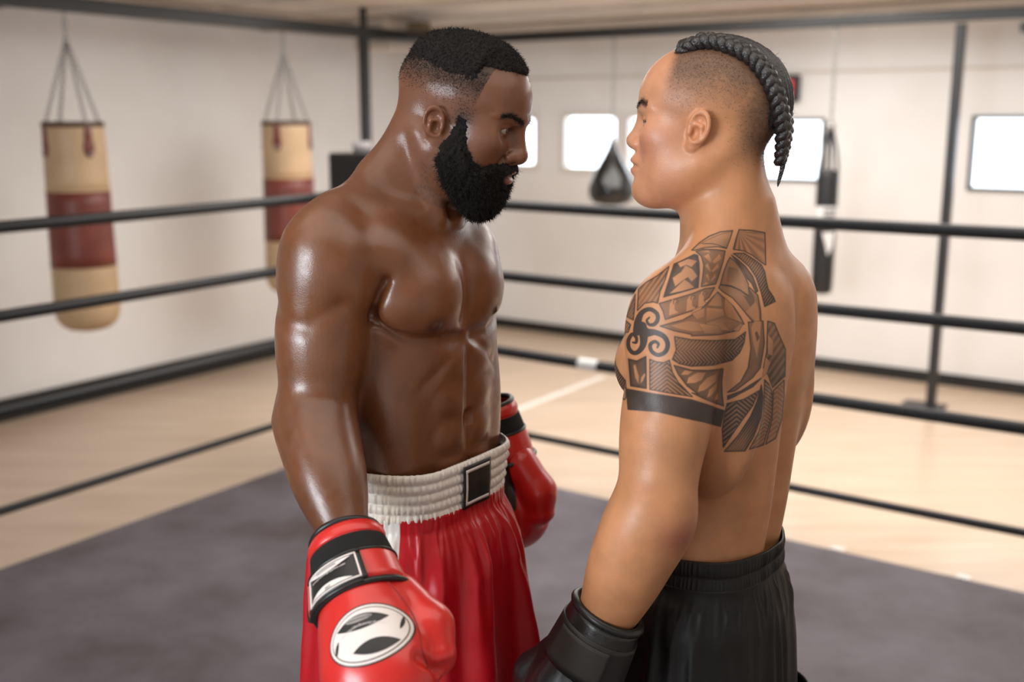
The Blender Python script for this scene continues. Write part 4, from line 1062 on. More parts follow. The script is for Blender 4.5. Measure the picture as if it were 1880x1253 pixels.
def vnormals(P, Q):
    a = np.cross(P[Q[:, 2]]-P[Q[:, 0]], P[Q[:, 3]]-P[Q[:, 1]]); N = np.zeros_like(P)
    for i in range(4):
        for d in range(3): N[:, d] += np.bincount(Q[:, i], a[:, d], len(P))
    return N/np.maximum(np.linalg.norm(N, axis=1), 1e-12)[:, None]
def field_head(lo, hi, step=None):
    st = step or HR_STEP
    return Field(*[np.arange(lo[i], hi[i], st, dtype=np.float32) for i in range(3)])
# cropped hair: the skull swollen by the length of the crop, thinning to nothing at the fade
def crop_prim():
    e1 = ell(*A_CRAN)[0]; e2 = ell((.028, 0, .048), (.071, .066, .062))[0]
    def fn(x, y, z):
        a, b = e1(x, y, z), e2(x, y, z); k = .03; hh = np.maximum(k-np.abs(a-b), 0)/k; d = np.minimum(a, b)-hh*hh*k*.25
        side = np.clip((z-.052)/.055, 0, 1); side = side*side*(3-2*side)
        front = np.clip((z-(.094+.10*(x-.09)))/.007, 0, 1)
        temple = np.clip((x-.030-.08*np.maximum(0, z-.10))/.006, 0, 1)
        t = (.0095*side)*(1-temple)+temple*np.minimum(.0095*side, (.0030+.0065*np.clip((z-.098)/.03, 0, 1))*front-.004*(1-front)) - .0035*(1-side)
        return d-t
    return fn, np.array([0, 0, .05]), .17
Fd = field_head((-.13, -.10, .03), (.13, .10, .165)); Fd.add(crop_prim()); V, Fq = Fd.mesh(2)
rng = np.random.default_rng(3); N = vnormals(V, Fq)
keep = V[:, 2] > .045
V = V + N*((vnoise(V, 330, 1)-.5)*.0042+rng.normal(0, .0005, len(V)))[:, None]
sel = np.nonzero((V[:, 2] > .062) & (rng.random(len(V)) < .35))[0]
SV, S4, S3 = strands(rng, V[sel], N[sel], .0040, .0004, (0, 0, .1))
o = np_mesh('hair', (np.concatenate([V, SV]) @ A_HR.T)+A_HO, [Fq, S4+len(V), S3+len(V)], m_hair_a, person_a); o['label'] = 'short cropped black hair with faded sides'
def skin_points(bvh, HR, HO, n, rng, zlo, zhi):
    """random points on the scalp and face, in the head frame"""
    P_ = []; N_ = []
    for _ in range(n):
        a = rng.uniform(0, 2*math.pi); z = rng.uniform(zlo, zhi); d = np.array([math.cos(a), math.sin(a), 0])
        o_ = np.array([0, 0, z])+d*.16; ow = HR @ o_+HO; dw = HR @ -d
        hit = bvh.ray_cast(Vector(ow), Vector(dw), .17)
        if hit[0] is not None: P_.append(np.array(hit[0])); N_.append(np.array(hit[1]))
    P_ = (np.array(P_)-HO) @ HR; N_ = np.array(N_) @ HR
    out = P_-np.array([0, 0, .0]); N_ *= np.sign((N_*out).sum(1))[:, None]
    return P_, N_
# stubble of the fade and sideburn
SP, SN = skin_points(bvh_a, A_HR, A_HO, 26000, rng, -.01, .085)
x_, z_h = SP[:, 0], SP[:, 2]
dens = sstep(.020, .068, z_h)*(x_ < .046+.10*(z_h-.049))
dens = np.maximum(dens, .75*np.exp(-((x_-.032)/.011)**2)*sstep(.055, .01, z_h))
keep = rng.random(len(SP)) < dens
SV, S4, S3 = strands(rng, SP[keep], SN[keep], .0024, .00032, (-.2, 0, -.3))
o = np_mesh('stubble', (SV @ A_HR.T)+A_HO, [S4, S3], m_hair_a, person_a); o['label'] = 'short black stubble fading above the ear'; o['kind'] = 'stuff'
def eyebrows(person, bvh, HR, HO, z0, n, rng, material, L_=.0055):
    for s in (-1, 1):
        B_ = []; D_ = []
        for _ in range(n):
            a = rng.uniform(.011, .055); z = float(brow_line(np.array([a]), z0)[0])+rng.normal(0, .0021)*(1 if a < .045 else .6)
            ow = HR @ np.array([.20, s*a, z])+HO; hit = bvh.ray_cast(Vector(ow), Vector(HR @ np.array([-1., 0, 0])), .2)
            if hit[0] is not None:
                B_.append((np.array(hit[0])-HO) @ HR); D_.append(np.array([-.35-4*max(0, a-.03), s*1.0, .35]))
        if not B_: continue
        B_ = np.array(B_); D_ = np.array(D_)+np.array([.35, 0, 0])
        SV, S4, S3 = strands(rng, B_, D_, L_, .00030, (.0, 0, 0))
        np_mesh('eyebrow', (SV @ HR.T)+HO, [S4, S3], material, person)['kind'] = 'stuff'
eyebrows(person_a, bvh_a, A_HR, A_HO, .0275, 420, rng, m_beard)
# beard: the jaw grown outward inside the bearded area of the profile
BEARD = np.array([(.024, .014), (.036, .014), (.042, .000), (.049, -.018), (.058, -.032), (.067, -.043), (.076, -.049), (.085, -.041), (.098, -.0355), (.130, -.036), (.135, -.10), (.115, -.150), (.075, -.150),
    (.046, -.118), (.024, -.090), (.010, -.062), (.011, -.035), (.020, -.006)])
Fd = field_head((-.03, -.095, -.155), (.140, .095, .030)); head_sdf(Fd, A_HEAD)
Fd.add(ell((.066, 0, -.108), (.028, .033, .021)), .02)
for s in (-1, 1):
    Fd.add(cone((.108, s*.003, -.0385), (.095, s*.025, -.049), .0046, .0052), .004)
gx, gy, gz = np.meshgrid(Fd.ax, Fd.ay, Fd.az, indexing='ij')
sd = poly_sd(gx[:, 0, :], gz[:, 0, :], BEARD).astype(np.float32)[:, None, :]
th = (.0035+.0065*np.clip((-.005-gz)/.05, 0, 1))*np.clip(1-(gx-.085)/.05, .5, 1)*np.clip((sd+.001)/.012, 0, 1)-.006*np.clip((-sd+.002)/.004, 0, 1)
lipm = np.exp(-(((gy)/.021)**2+((gz+.0580)/.0120)**2)**2)*(gx > .085); th = np.where(lipm > .05, th*(1-lipm)-.010*lipm, th)
th = th*np.where(np.abs(gz+.04) < .012, np.clip(.55+np.abs(gy)*8, 0, 1), 1)
Fd.V -= th.astype(np.float32); V, Fq = Fd.mesh(2); N = vnormals(V, Fq)
sv = poly_sd(V[:, 0], V[:, 2], BEARD)
V = V + N*((vnoise(V, 260, 2)-.5)*.005+rng.normal(0, .0006, len(V)))[:, None]
lipv = np.exp(-((V[:, 1]/.021)**2+((V[:, 2]+.0580)/.0120)**2)**2)*(V[:, 0] > .085)
fk = (sv[Fq] > -.001).all(1) & (lipv[Fq] < .3).all(1); Fq = Fq[fk]
sel = np.nonzero((rng.random(len(V)) < .55) & (sv > -.003) & (lipv < .2))[0]
SV, S4, S3 = strands(rng, V[sel], N[sel]*.8, .0062, .00035, (0.05, 0, -.55))
sh = np.where(V[sel][:, 2] > -.045, .5, 1.0)
SV = (SV.reshape(-1, 5, 3)-V[sel][:, None])*sh[:, None, None]+V[sel][:, None]; SV = SV.reshape(-1, 3)
o = np_mesh('beard', (np.concatenate([V, SV]) @ A_HR.T)+A_HO, [Fq, S4+len(V), S3+len(V)], m_beard, person_a); o['label'] = 'full black beard and moustache'
# braided hair
def bcap():
    e1 = ell(*B_CRAN)[0]; e2 = ell((.028, 0, .048), (.071, .066, .062))[0]
    def fn(x, y, z):
        a, b = e1(x, y, z), e2(x, y, z); k = .03; hh = np.maximum(k-np.abs(a-b), 0)/k; d = np.minimum(a, b)-hh*hh*k*.25
        w = .040+.010*np.clip(-x/.08, 0, 1)-.012*np.clip((.03-z)/.05, 0, 1)
        t = np.clip((w-np.abs(y))/.010, 0, 1)*np.clip((.052-x)/.006, 0, 1)*np.clip((z+.005)/.03, 0, 1)
        ridge = .0017*np.sin((np.abs(y)*1.0+x*.9-z*.25)*520)
        return d-(.0085*t-.004*(1-t)) - ridge*t
    return fn, np.array([0, 0, .05]), .18
Fd = field_head((-.14, -.10, -.06), (.12, .10, .165)); Fd.add(bcap()); V, Fq = Fd.mesh(1)
cap = np_mesh('hair', (V @ B_HR.T)+B_HO, Fq, m_hair_b, person_b); cap['label'] = 'glossy black hair pulled back into two braids'
def skull_pt(d, off):
    """point on the skull in direction d from the skull centre, lifted by off"""
    c = np.array(B_CRAN[0]); d = np.array(d, float); d /= np.linalg.norm(d)
    r = np.array(B_CRAN[1]); t = 1/np.sqrt(((d/r)**2).sum())
    return c+d*(t+off)
def braid(name, path, rad, amp, amp2, period, parent, taper=None):
    path = np.array(path); seg = np.linalg.norm(np.diff(path, axis=0), axis=1); s_ = np.concatenate([[0], np.cumsum(seg)])
    n = int(s_[-1]/.0016); ss = np.linspace(0, s_[-1], n)
    C = np.stack([np.interp(ss, s_, path[:, i]) for i in range(3)], 1)
    k = np.hanning(15); k /= k.sum()
    Cs = np.stack([np.convolve(np.pad(C[:, i], 7, mode='edge'), k, 'valid') for i in range(3)], 1); C = Cs
    T = np.gradient(C, axis=0); T /= np.linalg.norm(T, axis=1)[:, None]
    out = C-np.array([-.006, 0, .045]); Nn = out-T*(out*T).sum(1)[:, None]; Nn /= np.linalg.norm(Nn, axis=1)[:, None]; B = np.cross(T, Nn)
    V = []; Fc = []
    for i in range(3):
        ph = 2*math.pi*ss/period+2*math.pi*i/3
        sc_ = np.ones(n) if taper is None else np.interp(ss/s_[-1], [0, .12, .8, 1], taper)
        pts = C + B*(amp*np.sin(ph)*sc_)[:, None] + Nn*(amp2*np.sin(2*ph)*sc_)[:, None]
        rr_ = rad*sc_*(1+.10*np.sin(ph*2+1))
        v_, f_ = tube_mesh(pts, list(rr_), 8); o = len(V); V += [tuple(v) for v in v_]; Fc += [[q+o for q in f] for f in f_]
    ob = np_mesh(name, (np.array(V) @ B_HR.T)+B_HO, Fc, m_hair_b, parent); return ob
for s in (1, -1):
    # along the side of the crown, then down the back of the head
    pth = [(x*.96+.0, y, z) for x, y, z in [(.046, s*.034, .114), (.034, s*.038, .121), (.0227, s*.0395, .1255), (.0104, s*.0385, .130), (-.009, s*.041, .1303), (-.042, s*.047, .121), (-.071, s*.0505, .106), (-.092, s*.053, .084), (-.106, s*.051, .059),
           (-.1155, s*.043, .0315), (-.121, s*.031, .006), (-.121, s*.020, -.018), (-.119, s*.010, -.036), (-.118, s*.006, -.046)]]
    ob = braid('braid', pth, .0074, .0082, .0046, .040, person_b, (.6, 1, 1, .75)); ob['label'] = 'thick plaited braid along the crown'
ob = braid('braid_tail', [(-.118, .004, -.040), (-.117, .002, -.055), (-.114, .004, -.068), (-.112, .004, -.082)], .0034, .0036, .0020, .018, person_b, (1, .9, .5, .15)); ob['label'] = 'thin loose braid end at the nape'
rng = np.random.default_rng(8); sel = rng.choice(len(V), 90); 
fl = np.concatenate([skull_pt((-.09+.02*rng.random(), rng.uniform(-.04, .04), rng.uniform(-.05, .08)), .010)[None] for _ in range(80)])
nn = fl-np.array([-.006, 0, .045]); nn /= np.linalg.norm(nn, axis=1)[:, None]
SV, S4, S3 = strands(rng, fl, nn*.6, .010, .00018, (-.1, 0, -.6))
o = np_mesh('flyaway_hair', (SV @ B_HR.T)+B_HO, [S4, S3], m_hair_b, person_b); o['kind'] = 'stuff'
# clipped sides under the braids
SP, SN = skin_points(bvh_b, B_HR, B_HO, 30000, rng, -.06, .125)
keep = rng.random(len(SP)) < clip_density(SP[:, 0], SP[:, 1], SP[:, 2])**1.3
SV, S4, S3 = strands(rng, SP[keep], SN[keep]*.5, .0034, .00016, (-.6, 0, -.5))
o = np_mesh('clipped_hair', (SV @ B_HR.T)+B_HO, [S4, S3], m_hair_b, person_b); o['label'] = 'short clipped hair on the sides of the head'; o['kind'] = 'stuff'
eyebrows(person_b, bvh_b, B_HR, B_HO, .033, 200, rng, m_hair_b, .0045)
# ------------------------------------------------------------------ trunks, shorts
def cloth_mat(name, rough, spec, sheen, bump=.15, bs=1400, aniso=0.0):
    m, nt, b = mat(name); at_ = node(nt, 'ShaderNodeAttribute', attribute_name='tint'); nt.links.new(at_.outputs['Color'], b.inputs['Base Color'])
    b.inputs['Roughness'].default_value = rough; b.inputs['Specular IOR Level'].default_value = spec; b.inputs['Sheen Weight'].default_value = sheen; b.inputs['Anisotropic'].default_value = aniso
    tc = node(nt, 'ShaderNodeTexCoord'); n = node(nt, 'ShaderNodeTexNoise'); n.inputs['Scale'].default_value = bs; nt.links.new(tc.outputs['Object'], n.inputs['Vector'])
    bp = node(nt, 'ShaderNodeBump'); bp.inputs['Strength'].default_value = bump; bp.inputs['Distance'].default_value = .001; nt.links.new(n.outputs['Fac'], bp.inputs['Height']); nt.links.new(bp.outputs[0], b.inputs['Normal'])
    return m
m_satin = cloth_mat('red_satin', 0.34, 0.5, 0.0)
m_wband = cloth_mat('white_satin_elastic', 0.45, 0.5, 0.1)
m_nylon = cloth_mat('black_nylon', 0.50, 0.30, 0.0)
def waist_radius(bvh, cx, cy, z, th):
    hit = bvh.ray_cast(Vector((cx, cy, z)), Vector((math.cos(th), math.sin(th), 0)))
    return hit[3] if hit[0] is not None and hit[3] < .21 else .15
def radius_table(bvh, cx, cy, z, n=72):
    r = np.array([waist_radius(bvh, cx, cy, z, 2*math.pi*i/n) for i in range(n)])
    r = np.stack([np.roll(r, k) for k in range(-3, 4)]).max(0); k = np.array([1, 2, 3, 2, 1])/9.
    return sum(np.roll(r, i-2)*k[i] for i in range(5))
def ring_surface(name, zs, nth, rfun, cxy, material, parent, tintf, thick=.0025):
    th = np.arange(nth)*2*math.pi/nth; Z, T = np.meshgrid(np.array(zs), th, indexing='ij')
    R_, dz = rfun(Z, T); X = cxy[0]+R_*np.cos(T); Y = cxy[1]+R_*np.sin(T)
    V = np.stack([X, Y, Z+dz], -1).reshape(-1, 3); tint = tintf(Z, T, R_).reshape(-1, 3); nz = len(zs)
    i = np.arange(nz-1)[:, None]; j = np.arange(nth)[None, :]; a = i*nth+j; b = i*nth+(j+1) % nth; c = (i+1)*nth+(j+1) % nth; d = (i+1)*nth+j
    Fq = np.stack([a, b, c, d], -1).reshape(-1, 4)
    if zs[0] > zs[-1]: Fq = Fq[:, ::-1]
    # inner lining so that the cloth has thickness
    Vi = np.stack([cxy[0]+(R_-thick)*np.cos(T), cxy[1]+(R_-thick)*np.sin(T), Z+dz], -1).reshape(-1, 3); o = len(V)
    rims = []
    for row in (0, nz-1):
        a = row*nth+np.arange(nth); b = row*nth+(np.arange(nth)+1) % nth
        rims.append(np.stack([a, b, b+o, a+o], -1))
    return np_mesh(name, np.concatenate([V, Vi]), [Fq, Fq[:, ::-1]+o, *rims], material, parent, attrs=dict(tint=np.concatenate([tint, tint])))
def fold_set(seed, n, lo, hi, amp):
    r = np.random.default_rng(seed); return [(2*math.pi*(i+r.uniform(-.35, .35))/n, r.uniform(lo, hi), r.uniform(.45, 1.0)*amp, r.uniform(-.25, .25), r.uniform(0, 1)) for i in range(n)]
def folds(Z, T, fs, ztop, span):
    t = np.clip((ztop-Z)/span, 0, 1.6); out = np.zeros_like(Z)
    for th, w, a, drift, st in fs:
        d = np.angle(np.exp(1j*(T-th-drift*t*.35))); ww = w*(.45+.75*t)
        out += a*np.exp(-(d/ww)**2)*np.clip((t-st*.25)*3.0, 0, 1)*(.55+.45*t)
    return out
def interp_rows(rows, Z, i):
    r = np.array(rows)[::-1]; zf = np.linspace(r[0, 0], r[-1, 0], 120); v = np.interp(zf, r[:, 0], r[:, i]); k = np.hanning(11); k /= k.sum()
    v = np.convolve(np.pad(v, 5, mode='edge'), k, 'valid'); return np.interp(Z, zf, v)
def ell_r(a, b, T, n=2.3): return (np.abs(np.cos(T)/b)**n+np.abs(np.sin(T)/a)**n)**(-1/n)
# --- red trunks with gathered white waistband
WZ0, WZ1 = 1.047, 1.131
tabA = [radius_table(bvh_a, 0.0, 0.0, z) for z in (1.05, 1.09, 1.13)]
def tabr(tabs, zs, Z, T):
    f = (T/(2*math.pi)*72) % 72; i0 = f.astype(int) % 72; i1 = (i0+1) % 72; w = f-np.floor(f)
    t = [a[i0]*(1-w)+a[i1]*w for a in tabs]
    u = np.clip((Z-zs[0])/(zs[-1]-zs[0])*(len(zs)-1), 0, len(zs)-1.001); k = u.astype(int); g = u-k
    T0 = np.choose(k, t[:-1]); T1 = np.choose(k, t[1:]); return T0*(1-g)+T1*g
def wave(T, n, seed): 
    r = np.random.default_rng(seed); out = 0
    for k in range(5):
        out = out + np.sin(T*(n*(1+.13*(k-2)+.01*r.random())//1)+r.uniform(0, 6.28))
    return out/5
ROWS = 5
def band_r(Z, T):
    u = (Z-WZ0)/(WZ1-WZ0)*ROWS; row = np.clip(np.floor(u), 0, ROWS-1); v = u-row
    puff = np.abs(np.sin(np.pi*v))**.7
    ph = np.zeros_like(T)
    for k in range(ROWS): ph = np.where(row == k, wave(T+.012*np.sin(9*T+k), 92, 20+k)+.6*wave(T, 150, 40+k), ph)
    return tabr(tabA, (1.05, 1.09, 1.13), Z, T)+.0040+.0046*puff+.0030*puff*ph, .0012*ph*(v-.5)
white = np.array([.74, .70, .655])
def band_t(Z, T, R_):
    stain = np.exp(-((np.angle(np.exp(1j*(T+1.15))))/.22)**2)*.5
    return white*(1-stain[..., None]*np.array([.10, .20, .38]))
trunks = empty('trunks_anchor')
bpy.data.objects.remove(trunks)
TR = [(1.052, .150, .116, .004, 0), (1.035, .158, .126, .004, 0), (1.00, .172, .146, .006, 0), (.95, .184, .160, .008, 0), (.88, .194, .170, .008, 0), (.80, .200, .176, .008, 0), (.70, .204, .178, .008, 0)]
FA = fold_set(11, 20, .06, .13, .024)
FA2 = fold_set(12, 70, .018, .032, .005)
redc = np.array([.43, .004, .011])
tab105 = radius_table(bvh_a, 0, 0, 1.05)
def trunk_r(Z, T):
    base = ell_r(interp_rows(TR, Z, 1), interp_rows(TR, Z, 2), T)
    t0 = np.clip((1.052-Z)/.03, 0, 1); base = (tabr([tab105, tab105], (1.0, 1.1), Z, T)+.006)*(1-t0)+np.maximum(base, tabr([tab105, tab105], (1, 1.1), Z, T)+.006)*t0
    g = np.clip(1-(1.052-Z)/.05, 0, 1)
    return base+folds(Z, T, FA, 1.045, .20)-.014*np.clip((1.04-Z)/.2, 0, 1)+folds(Z, T, FA2, 1.05, .05)*np.clip(1.3-(1.05-Z)/.09, 0, 1)+.0016*g*wave(T, 92, 20), np.zeros_like(Z)
def trunk_t(Z, T, R_):
    c = np.tile(redc, Z.shape+(1,)); st = np.abs(np.angle(np.exp(1j*(T+math.radians(65))))) < .085
    c[st] = white*.96; return c
trunks = ring_surface('trunks', list(np.linspace(1.056, 1.0, 18))+list(np.linspace(.995, .70, 48)), 420, trunk_r, (.004, 0), m_satin, person_a, trunk_t)
trunks['label'] = 'shiny red satin boxing trunks'
for s in (-1, 1):    # trunk legs below the crotch
    FL = fold_set(31+s, 14, .10, .2, .012)
    def leg_r(Z, T, s=s): return ell_r(.086+.012*np.clip((.70-Z)/.3, 0, 1), .150+.010*np.clip((.70-Z)/.3, 0, 1), T)+folds(Z, T, FL, .80, .3), np.zeros_like(Z)
    ring_surface('trunk_leg', list(np.linspace(.71, .50, 20)), 120, leg_r, (.006, s*.104), m_satin, trunks, trunk_t)
wb = ring_surface('waistband', list(np.linspace(WZ0, WZ1, 41)), 720, band_r, (0, 0), m_wband, trunks, band_t); wb['label'] = 'gathered white satin waistband'
m_lab_k = simple('black_label', (.010, .009, .009), .45); m_lab_w = simple('white_label_print', (.60, .57, .54), .5)
def band_patch(name, t0, t1, z0, z1, off, material, parent, frame=None, tilt=0.0):
    nt_, nz_ = 16, 12; V = []; Fc = []
    for i in range(nz_+1):
        for j in range(nt_+1):
            T = t0+(t1-t0)*j/nt_; Z = z0+(z1-z0)*i/nz_
            r = float(tabr(tabA, (1.05, 1.09, 1.13), np.array([Z]), np.array([T % (2*math.pi)]))[0])+off
            V.append((r*math.cos(T), r*math.sin(T), Z+tilt*(T-(t0+t1)/2)))
    w = nt_+1
    for i in range(nz_):
        for j in range(nt_):
            if frame is not None:
                uu, vv = (j+.5)/nt_, (i+.5)/nz_
                if not frame(i, j): continue
            Fc.append([i*w+j, i*w+j+1, (i+1)*w+j+1, (i+1)*w+j])
    o = np_mesh(name, V, Fc, material, parent)
    md = o.modifiers.new('thick', 'SOLIDIFY'); md.thickness = .0012; md.offset = 1
    return o
lb = band_patch('waistband_label', -.27, .27, 1.054, 1.126, .0125, m_lab_k, trunks); lb['label'] = 'black rectangular label with thin white border'
lw = band_patch('label_border', -.235, .225, 1.060, 1.120, .0140, m_lab_w, trunks, lambda i, j: (i == 0 or j == 0 or (i == 11 and j < 16)) )
# --- black shorts
BW0, BW1 = .940, .992
bzs = (.94, .965, .99)
tabB = [radius_table(bvh_b, .010, .006, z) for z in bzs]
def bband_r(Z, T):
    u = (Z-BW0)/(BW1-BW0)*2; row = np.clip(np.floor(u), 0, 1); v = u-row; puff = np.abs(np.sin(np.pi*v))**.6
    return tabr(tabB, bzs, Z, T)+.003+.0030*puff+.0016*puff*wave(T, 130, 61), np.zeros_like(Z)
blk = np.array([.0060, .0055, .0055])
bl_t = lambda Z, T, R_: np.tile(blk, Z.shape+(1,))
BR = [(.945, .142, .108, 0, 0), (.92, .155, .114, 0, 0), (.88, .172, .122, 0, 0), (.80, .186, .128, 0, 0), (.66, .192, .134, 0, 0)]
FB = fold_set(21, 26, .05, .10, .010); FB2 = fold_set(22, 64, .02, .035, .0042)
tab94 = radius_table(bvh_b, .010, .006, .94)
def short_r(Z, T):
    base = ell_r(interp_rows(BR, Z, 1), interp_rows(BR, Z, 2), T); tb = tabr([tab94, tab94], (.9, 1.0), Z, T)
    t0 = np.clip((.947-Z)/.03, 0, 1); base = (tb+.005)*(1-t0)+np.maximum(base, tb+.005)*t0
    return base+folds(Z, T, FB, .94, .22)+folds(Z, T, FB2, .945, .05)*np.clip(1.3-(.945-Z)/.08, 0, 1), np.zeros_like(Z)
shorts = ring_surface('shorts', list(np.linspace(.948, .90, 14))+list(np.linspace(.895, .66, 40)), 360, short_r, (.010, .006), m_nylon, person_b, bl_t)
shorts['label'] = 'loose black athletic shorts'
for s in (-1, 1):
    FL = fold_set(51+s, 14, .10, .2, .010)
    def leg_r(Z, T, s=s): return ell_r(.092, .140, T)+folds(Z, T, FL, .76, .3), np.zeros_like(Z)
    ring_surface('short_leg', list(np.linspace(.70, .48, 18)), 110, leg_r, (.004, .010+s*.094), m_nylon, shorts, bl_t)
ring_surface('waistband', list(np.linspace(BW0, BW1, 25)), 560, bband_r, (.010, .006), m_nylon, shorts, bl_t)['label'] = 'ribbed black elastic waistband'
# ------------------------------------------------------------------ boxing gloves (frame: x to the fist, y to the thumb, z out of the back of the hand)
def leather(name, bump=.10, rough=.30, coat=.25):
    m, nt, b = mat(name); at_ = node(nt, 'ShaderNodeAttribute', attribute_name='tint'); nt.links.new(at_.outputs['Color'], b.inputs['Base Color'])
    b.inputs['Roughness'].default_value = rough; b.inputs['Coat Weight'].default_value = coat; b.inputs['Coat Roughness'].default_value = .2
    tc = node(nt, 'ShaderNodeTexCoord'); n = node(nt, 'ShaderNodeTexNoise'); n.inputs['Scale'].default_value = 420; n.inputs['Detail'].default_value = 3; nt.links.new(tc.outputs['Object'], n.inputs['Vector'])
    n2 = node(nt, 'ShaderNodeTexNoise'); n2.inputs['Scale'].default_value = 28; n2.inputs['Detail'].default_value = 2; nt.links.new(tc.outputs['Object'], n2.inputs['Vector'])
    ad = node(nt, 'ShaderNodeMath', operation='MULTIPLY_ADD'); ad.inputs[1].default_value = 6.0; nt.links.new(n2.outputs['Fac'], ad.inputs[0]); nt.links.new(n.outputs['Fac'], ad.inputs[2])
    bp = node(nt, 'ShaderNodeBump'); bp.inputs['Strength'].default_value = bump; bp.inputs['Distance'].default_value = .0012; nt.links.new(ad.outputs[0], bp.inputs['Height']); nt.links.new(bp.outputs[0], b.inputs['Normal'])
    return m
m_leather = leather('glove_leather'); m_leather_k = leather('black_glove_leather', .25, .34, .2)
m_piping = simple('black_piping', (.010, .010, .010), .35); m_velcro = simple('black_hook_tape', (.008, .008, .008), .95, bump=.6, bscale=900)
m_print_w = simple('glove_white_print', (.78, .70, .66), .45); m_print_k = simple('glove_black_print', (.014, .012, .012), .4); m_pink = simple('pink_lining', (.55, .10, .10), .5)
def hand_frame(d, thumb, right):
    d = np.array(d, float); d /= np.linalg.norm(d); t = np.array(thumb, float); t -= d*(t@d); t /= np.linalg.norm(t)
    z = np.cross(d, t); return np.stack([d, t, z], 1)
def glove_shape(step, right):
    s = 1 if right else -1
    ax = np.arange(-.03, .20, step, dtype=np.float32); ay = np.arange(-.10, .115, step, dtype=np.float32); az = np.arange(-.10, .10, step, dtype=np.float32)
    Fd = Field(ax, ay, az)
    M_ = lambda p: (p[0], p[1], p[2]*s)
    Fd.add(ell(M_((.060, -.002, .004)), (.080, .058, .046)), 0)
    Fd.add(ell(M_((.108, -.004, .002)), (.066, .066, .055)), .03)
    Fd.add(ell(M_((.098, -.004, -.030)), (.056, .056, .036)), .02)
    Fd.add(cone(M_((-.02, 0, 0)), M_((.04, 0, 0)), .046, .052), .02)
    Fd.bump([M_((.050, .042, -.045)), M_((.090, .050, -.048)), M_((.125, .040, -.050))], .010, -.010)
    # thumb
    Fd.bump([M_((.040, .060, .018)), (.090, .072, .020*s), M_((.128, .062, .010))], .006, -.006)
    Fd.add(cone(M_((.022, .040, -.008)), M_((.072, .062, -.008)), .030, .030), .010)
    Fd.add(cone(M_((.072, .062, -.008)), M_((.104, .060, -.012)), .030, .025), .010)
    Fd.bump([M_((.132, .086, -.012)), M_((.126, .055, .000)), M_((.120, .050, .030))], .007, -.010)
    Fd.bump([M_((.165, -.05, .010)), M_((.172, .0, .012)), M_((.165, .05, .010))], .006, -.003)
    return Fd.mesh(2)
def surf_decal(name, bvh, poly, off, material, parent, s, hole=None, cell=.004):
    """a flat outline (x, y in the glove frame) laid onto the back of the glove"""
    bm = bmesh.new(); f = bm.faces.new([bm.verts.new((x, y, 0)) for x, y in poly])
    bmesh.ops.triangulate(bm, faces=[f])
    xs = [p[0] for p in poly]; ys = [p[1] for p in poly]
    for k in np.arange(min(xs), max(xs), cell): bmesh.ops.bisect_plane(bm, geom=bm.verts[:]+bm.edges[:]+bm.faces[:], plane_co=(k, 0, 0), plane_no=(1, 0, 0))
    for k in np.arange(min(ys), max(ys), cell): bmesh.ops.bisect_plane(bm, geom=bm.verts[:]+bm.edges[:]+bm.faces[:], plane_co=(0, k, 0), plane_no=(0, 1, 0))
    lay_on(bm, bvh, off, s)
    o = bm_obj(name, bm, material, parent, True); return o
def lay_on(bm, bvh, off, s):
    for v in bm.verts:
        hit = bvh.ray_cast(Vector((v.co.x, v.co.y, s*.2)), Vector((0, 0, -s)))
        if hit[0] is not None: v.co = hit[0]+hit[1].normalized()*(off if hit[1].z*s > 0 else -off)
def text_bm(txt, size, M, curve=None):
    cu = bpy.data.curves.new('lettering', 'FONT'); cu.body = txt; cu.size = size; cu.align_x = 'CENTER'; cu.align_y = 'CENTER'; cu.resolution_u = 2
    ob = bpy.data.objects.new('lettering', cu); col.objects.link(ob); bpy.context.view_layer.update()
    me = bpy.data.meshes.new_from_object(ob.evaluated_get(bpy.context.evaluated_depsgraph_get())); bpy.data.objects.remove(ob); bpy.data.curves.remove(cu)
    bm = bmesh.new(); bm.from_mesh(me); bpy.data.meshes.remove(me)
    if curve:
        for v in bm.verts: v.co.y += curve*v.co.x**2
    bmesh.ops.transform(bm, matrix=M, verts=bm.verts); return bm
def oval(cx, cy, a, b, rot, n=48):
    c, s_ = math.cos(rot), math.sin(rot); return [(cx+a*math.cos(t)*c-b*math.sin(t)*s_, cy+a*math.cos(t)*s_+b*math.sin(t)*c) for t in (2*math.pi*i/n for i in range(n))]
def lens(cx, cy, a, b0, b1, rot, n=20):
    """crescent between two arcs"""
    c, s_ = math.cos(rot), math.sin(rot); P = []
    for i in range(n+1): t = -1+2*i/n; P.append((a*t, b0*(1-t*t)))
    for i in range(1, n): t = 1-2*i/n; P.append((a*t, b1*(1-t*t)))
    return [(cx+x*c-y*s_, cy+x*s_+y*c) for x, y in P]
def ring_band(name, x0, x1, r0, r1, material, parent, n=40, tint=None, puff=0.0, t0=0.0, t1=2*math.pi, wob=0.0, sy=1.08, sz=.94, tilt=0.0):
    rows = 8; V = []; Fc = []; full = abs(t1-t0-2*math.pi) < 1e-6; m = n if full else n+1
    for i in range(rows+1):
        u = i/rows; x = x0+(x1-x0)*u; r = r0+(r1-r0)*u+puff*math.sin(math.pi*u)
        for j in range(m):
            t = t0+(t1-t0)*j/n; V.append((x+wob*math.sin(2*t+1)+tilt*math.cos(t), r*sy*math.cos(t), r*sz*math.sin(t)))
    for i in range(rows):
        for j in range(n):
            k = (j+1) % m; Fc.append([i*m+j, (i+1)*m+j, (i+1)*m+k, i*m+k])
    o = np_mesh(name, V, Fc, material, parent, attrs=None if tint is None else dict(tint=np.tile(np.array(tint), (len(V), 1))))
    md = o.modifiers.new('thick', 'SOLIDIFY'); md.thickness = .003; md.offset = 0
    return o
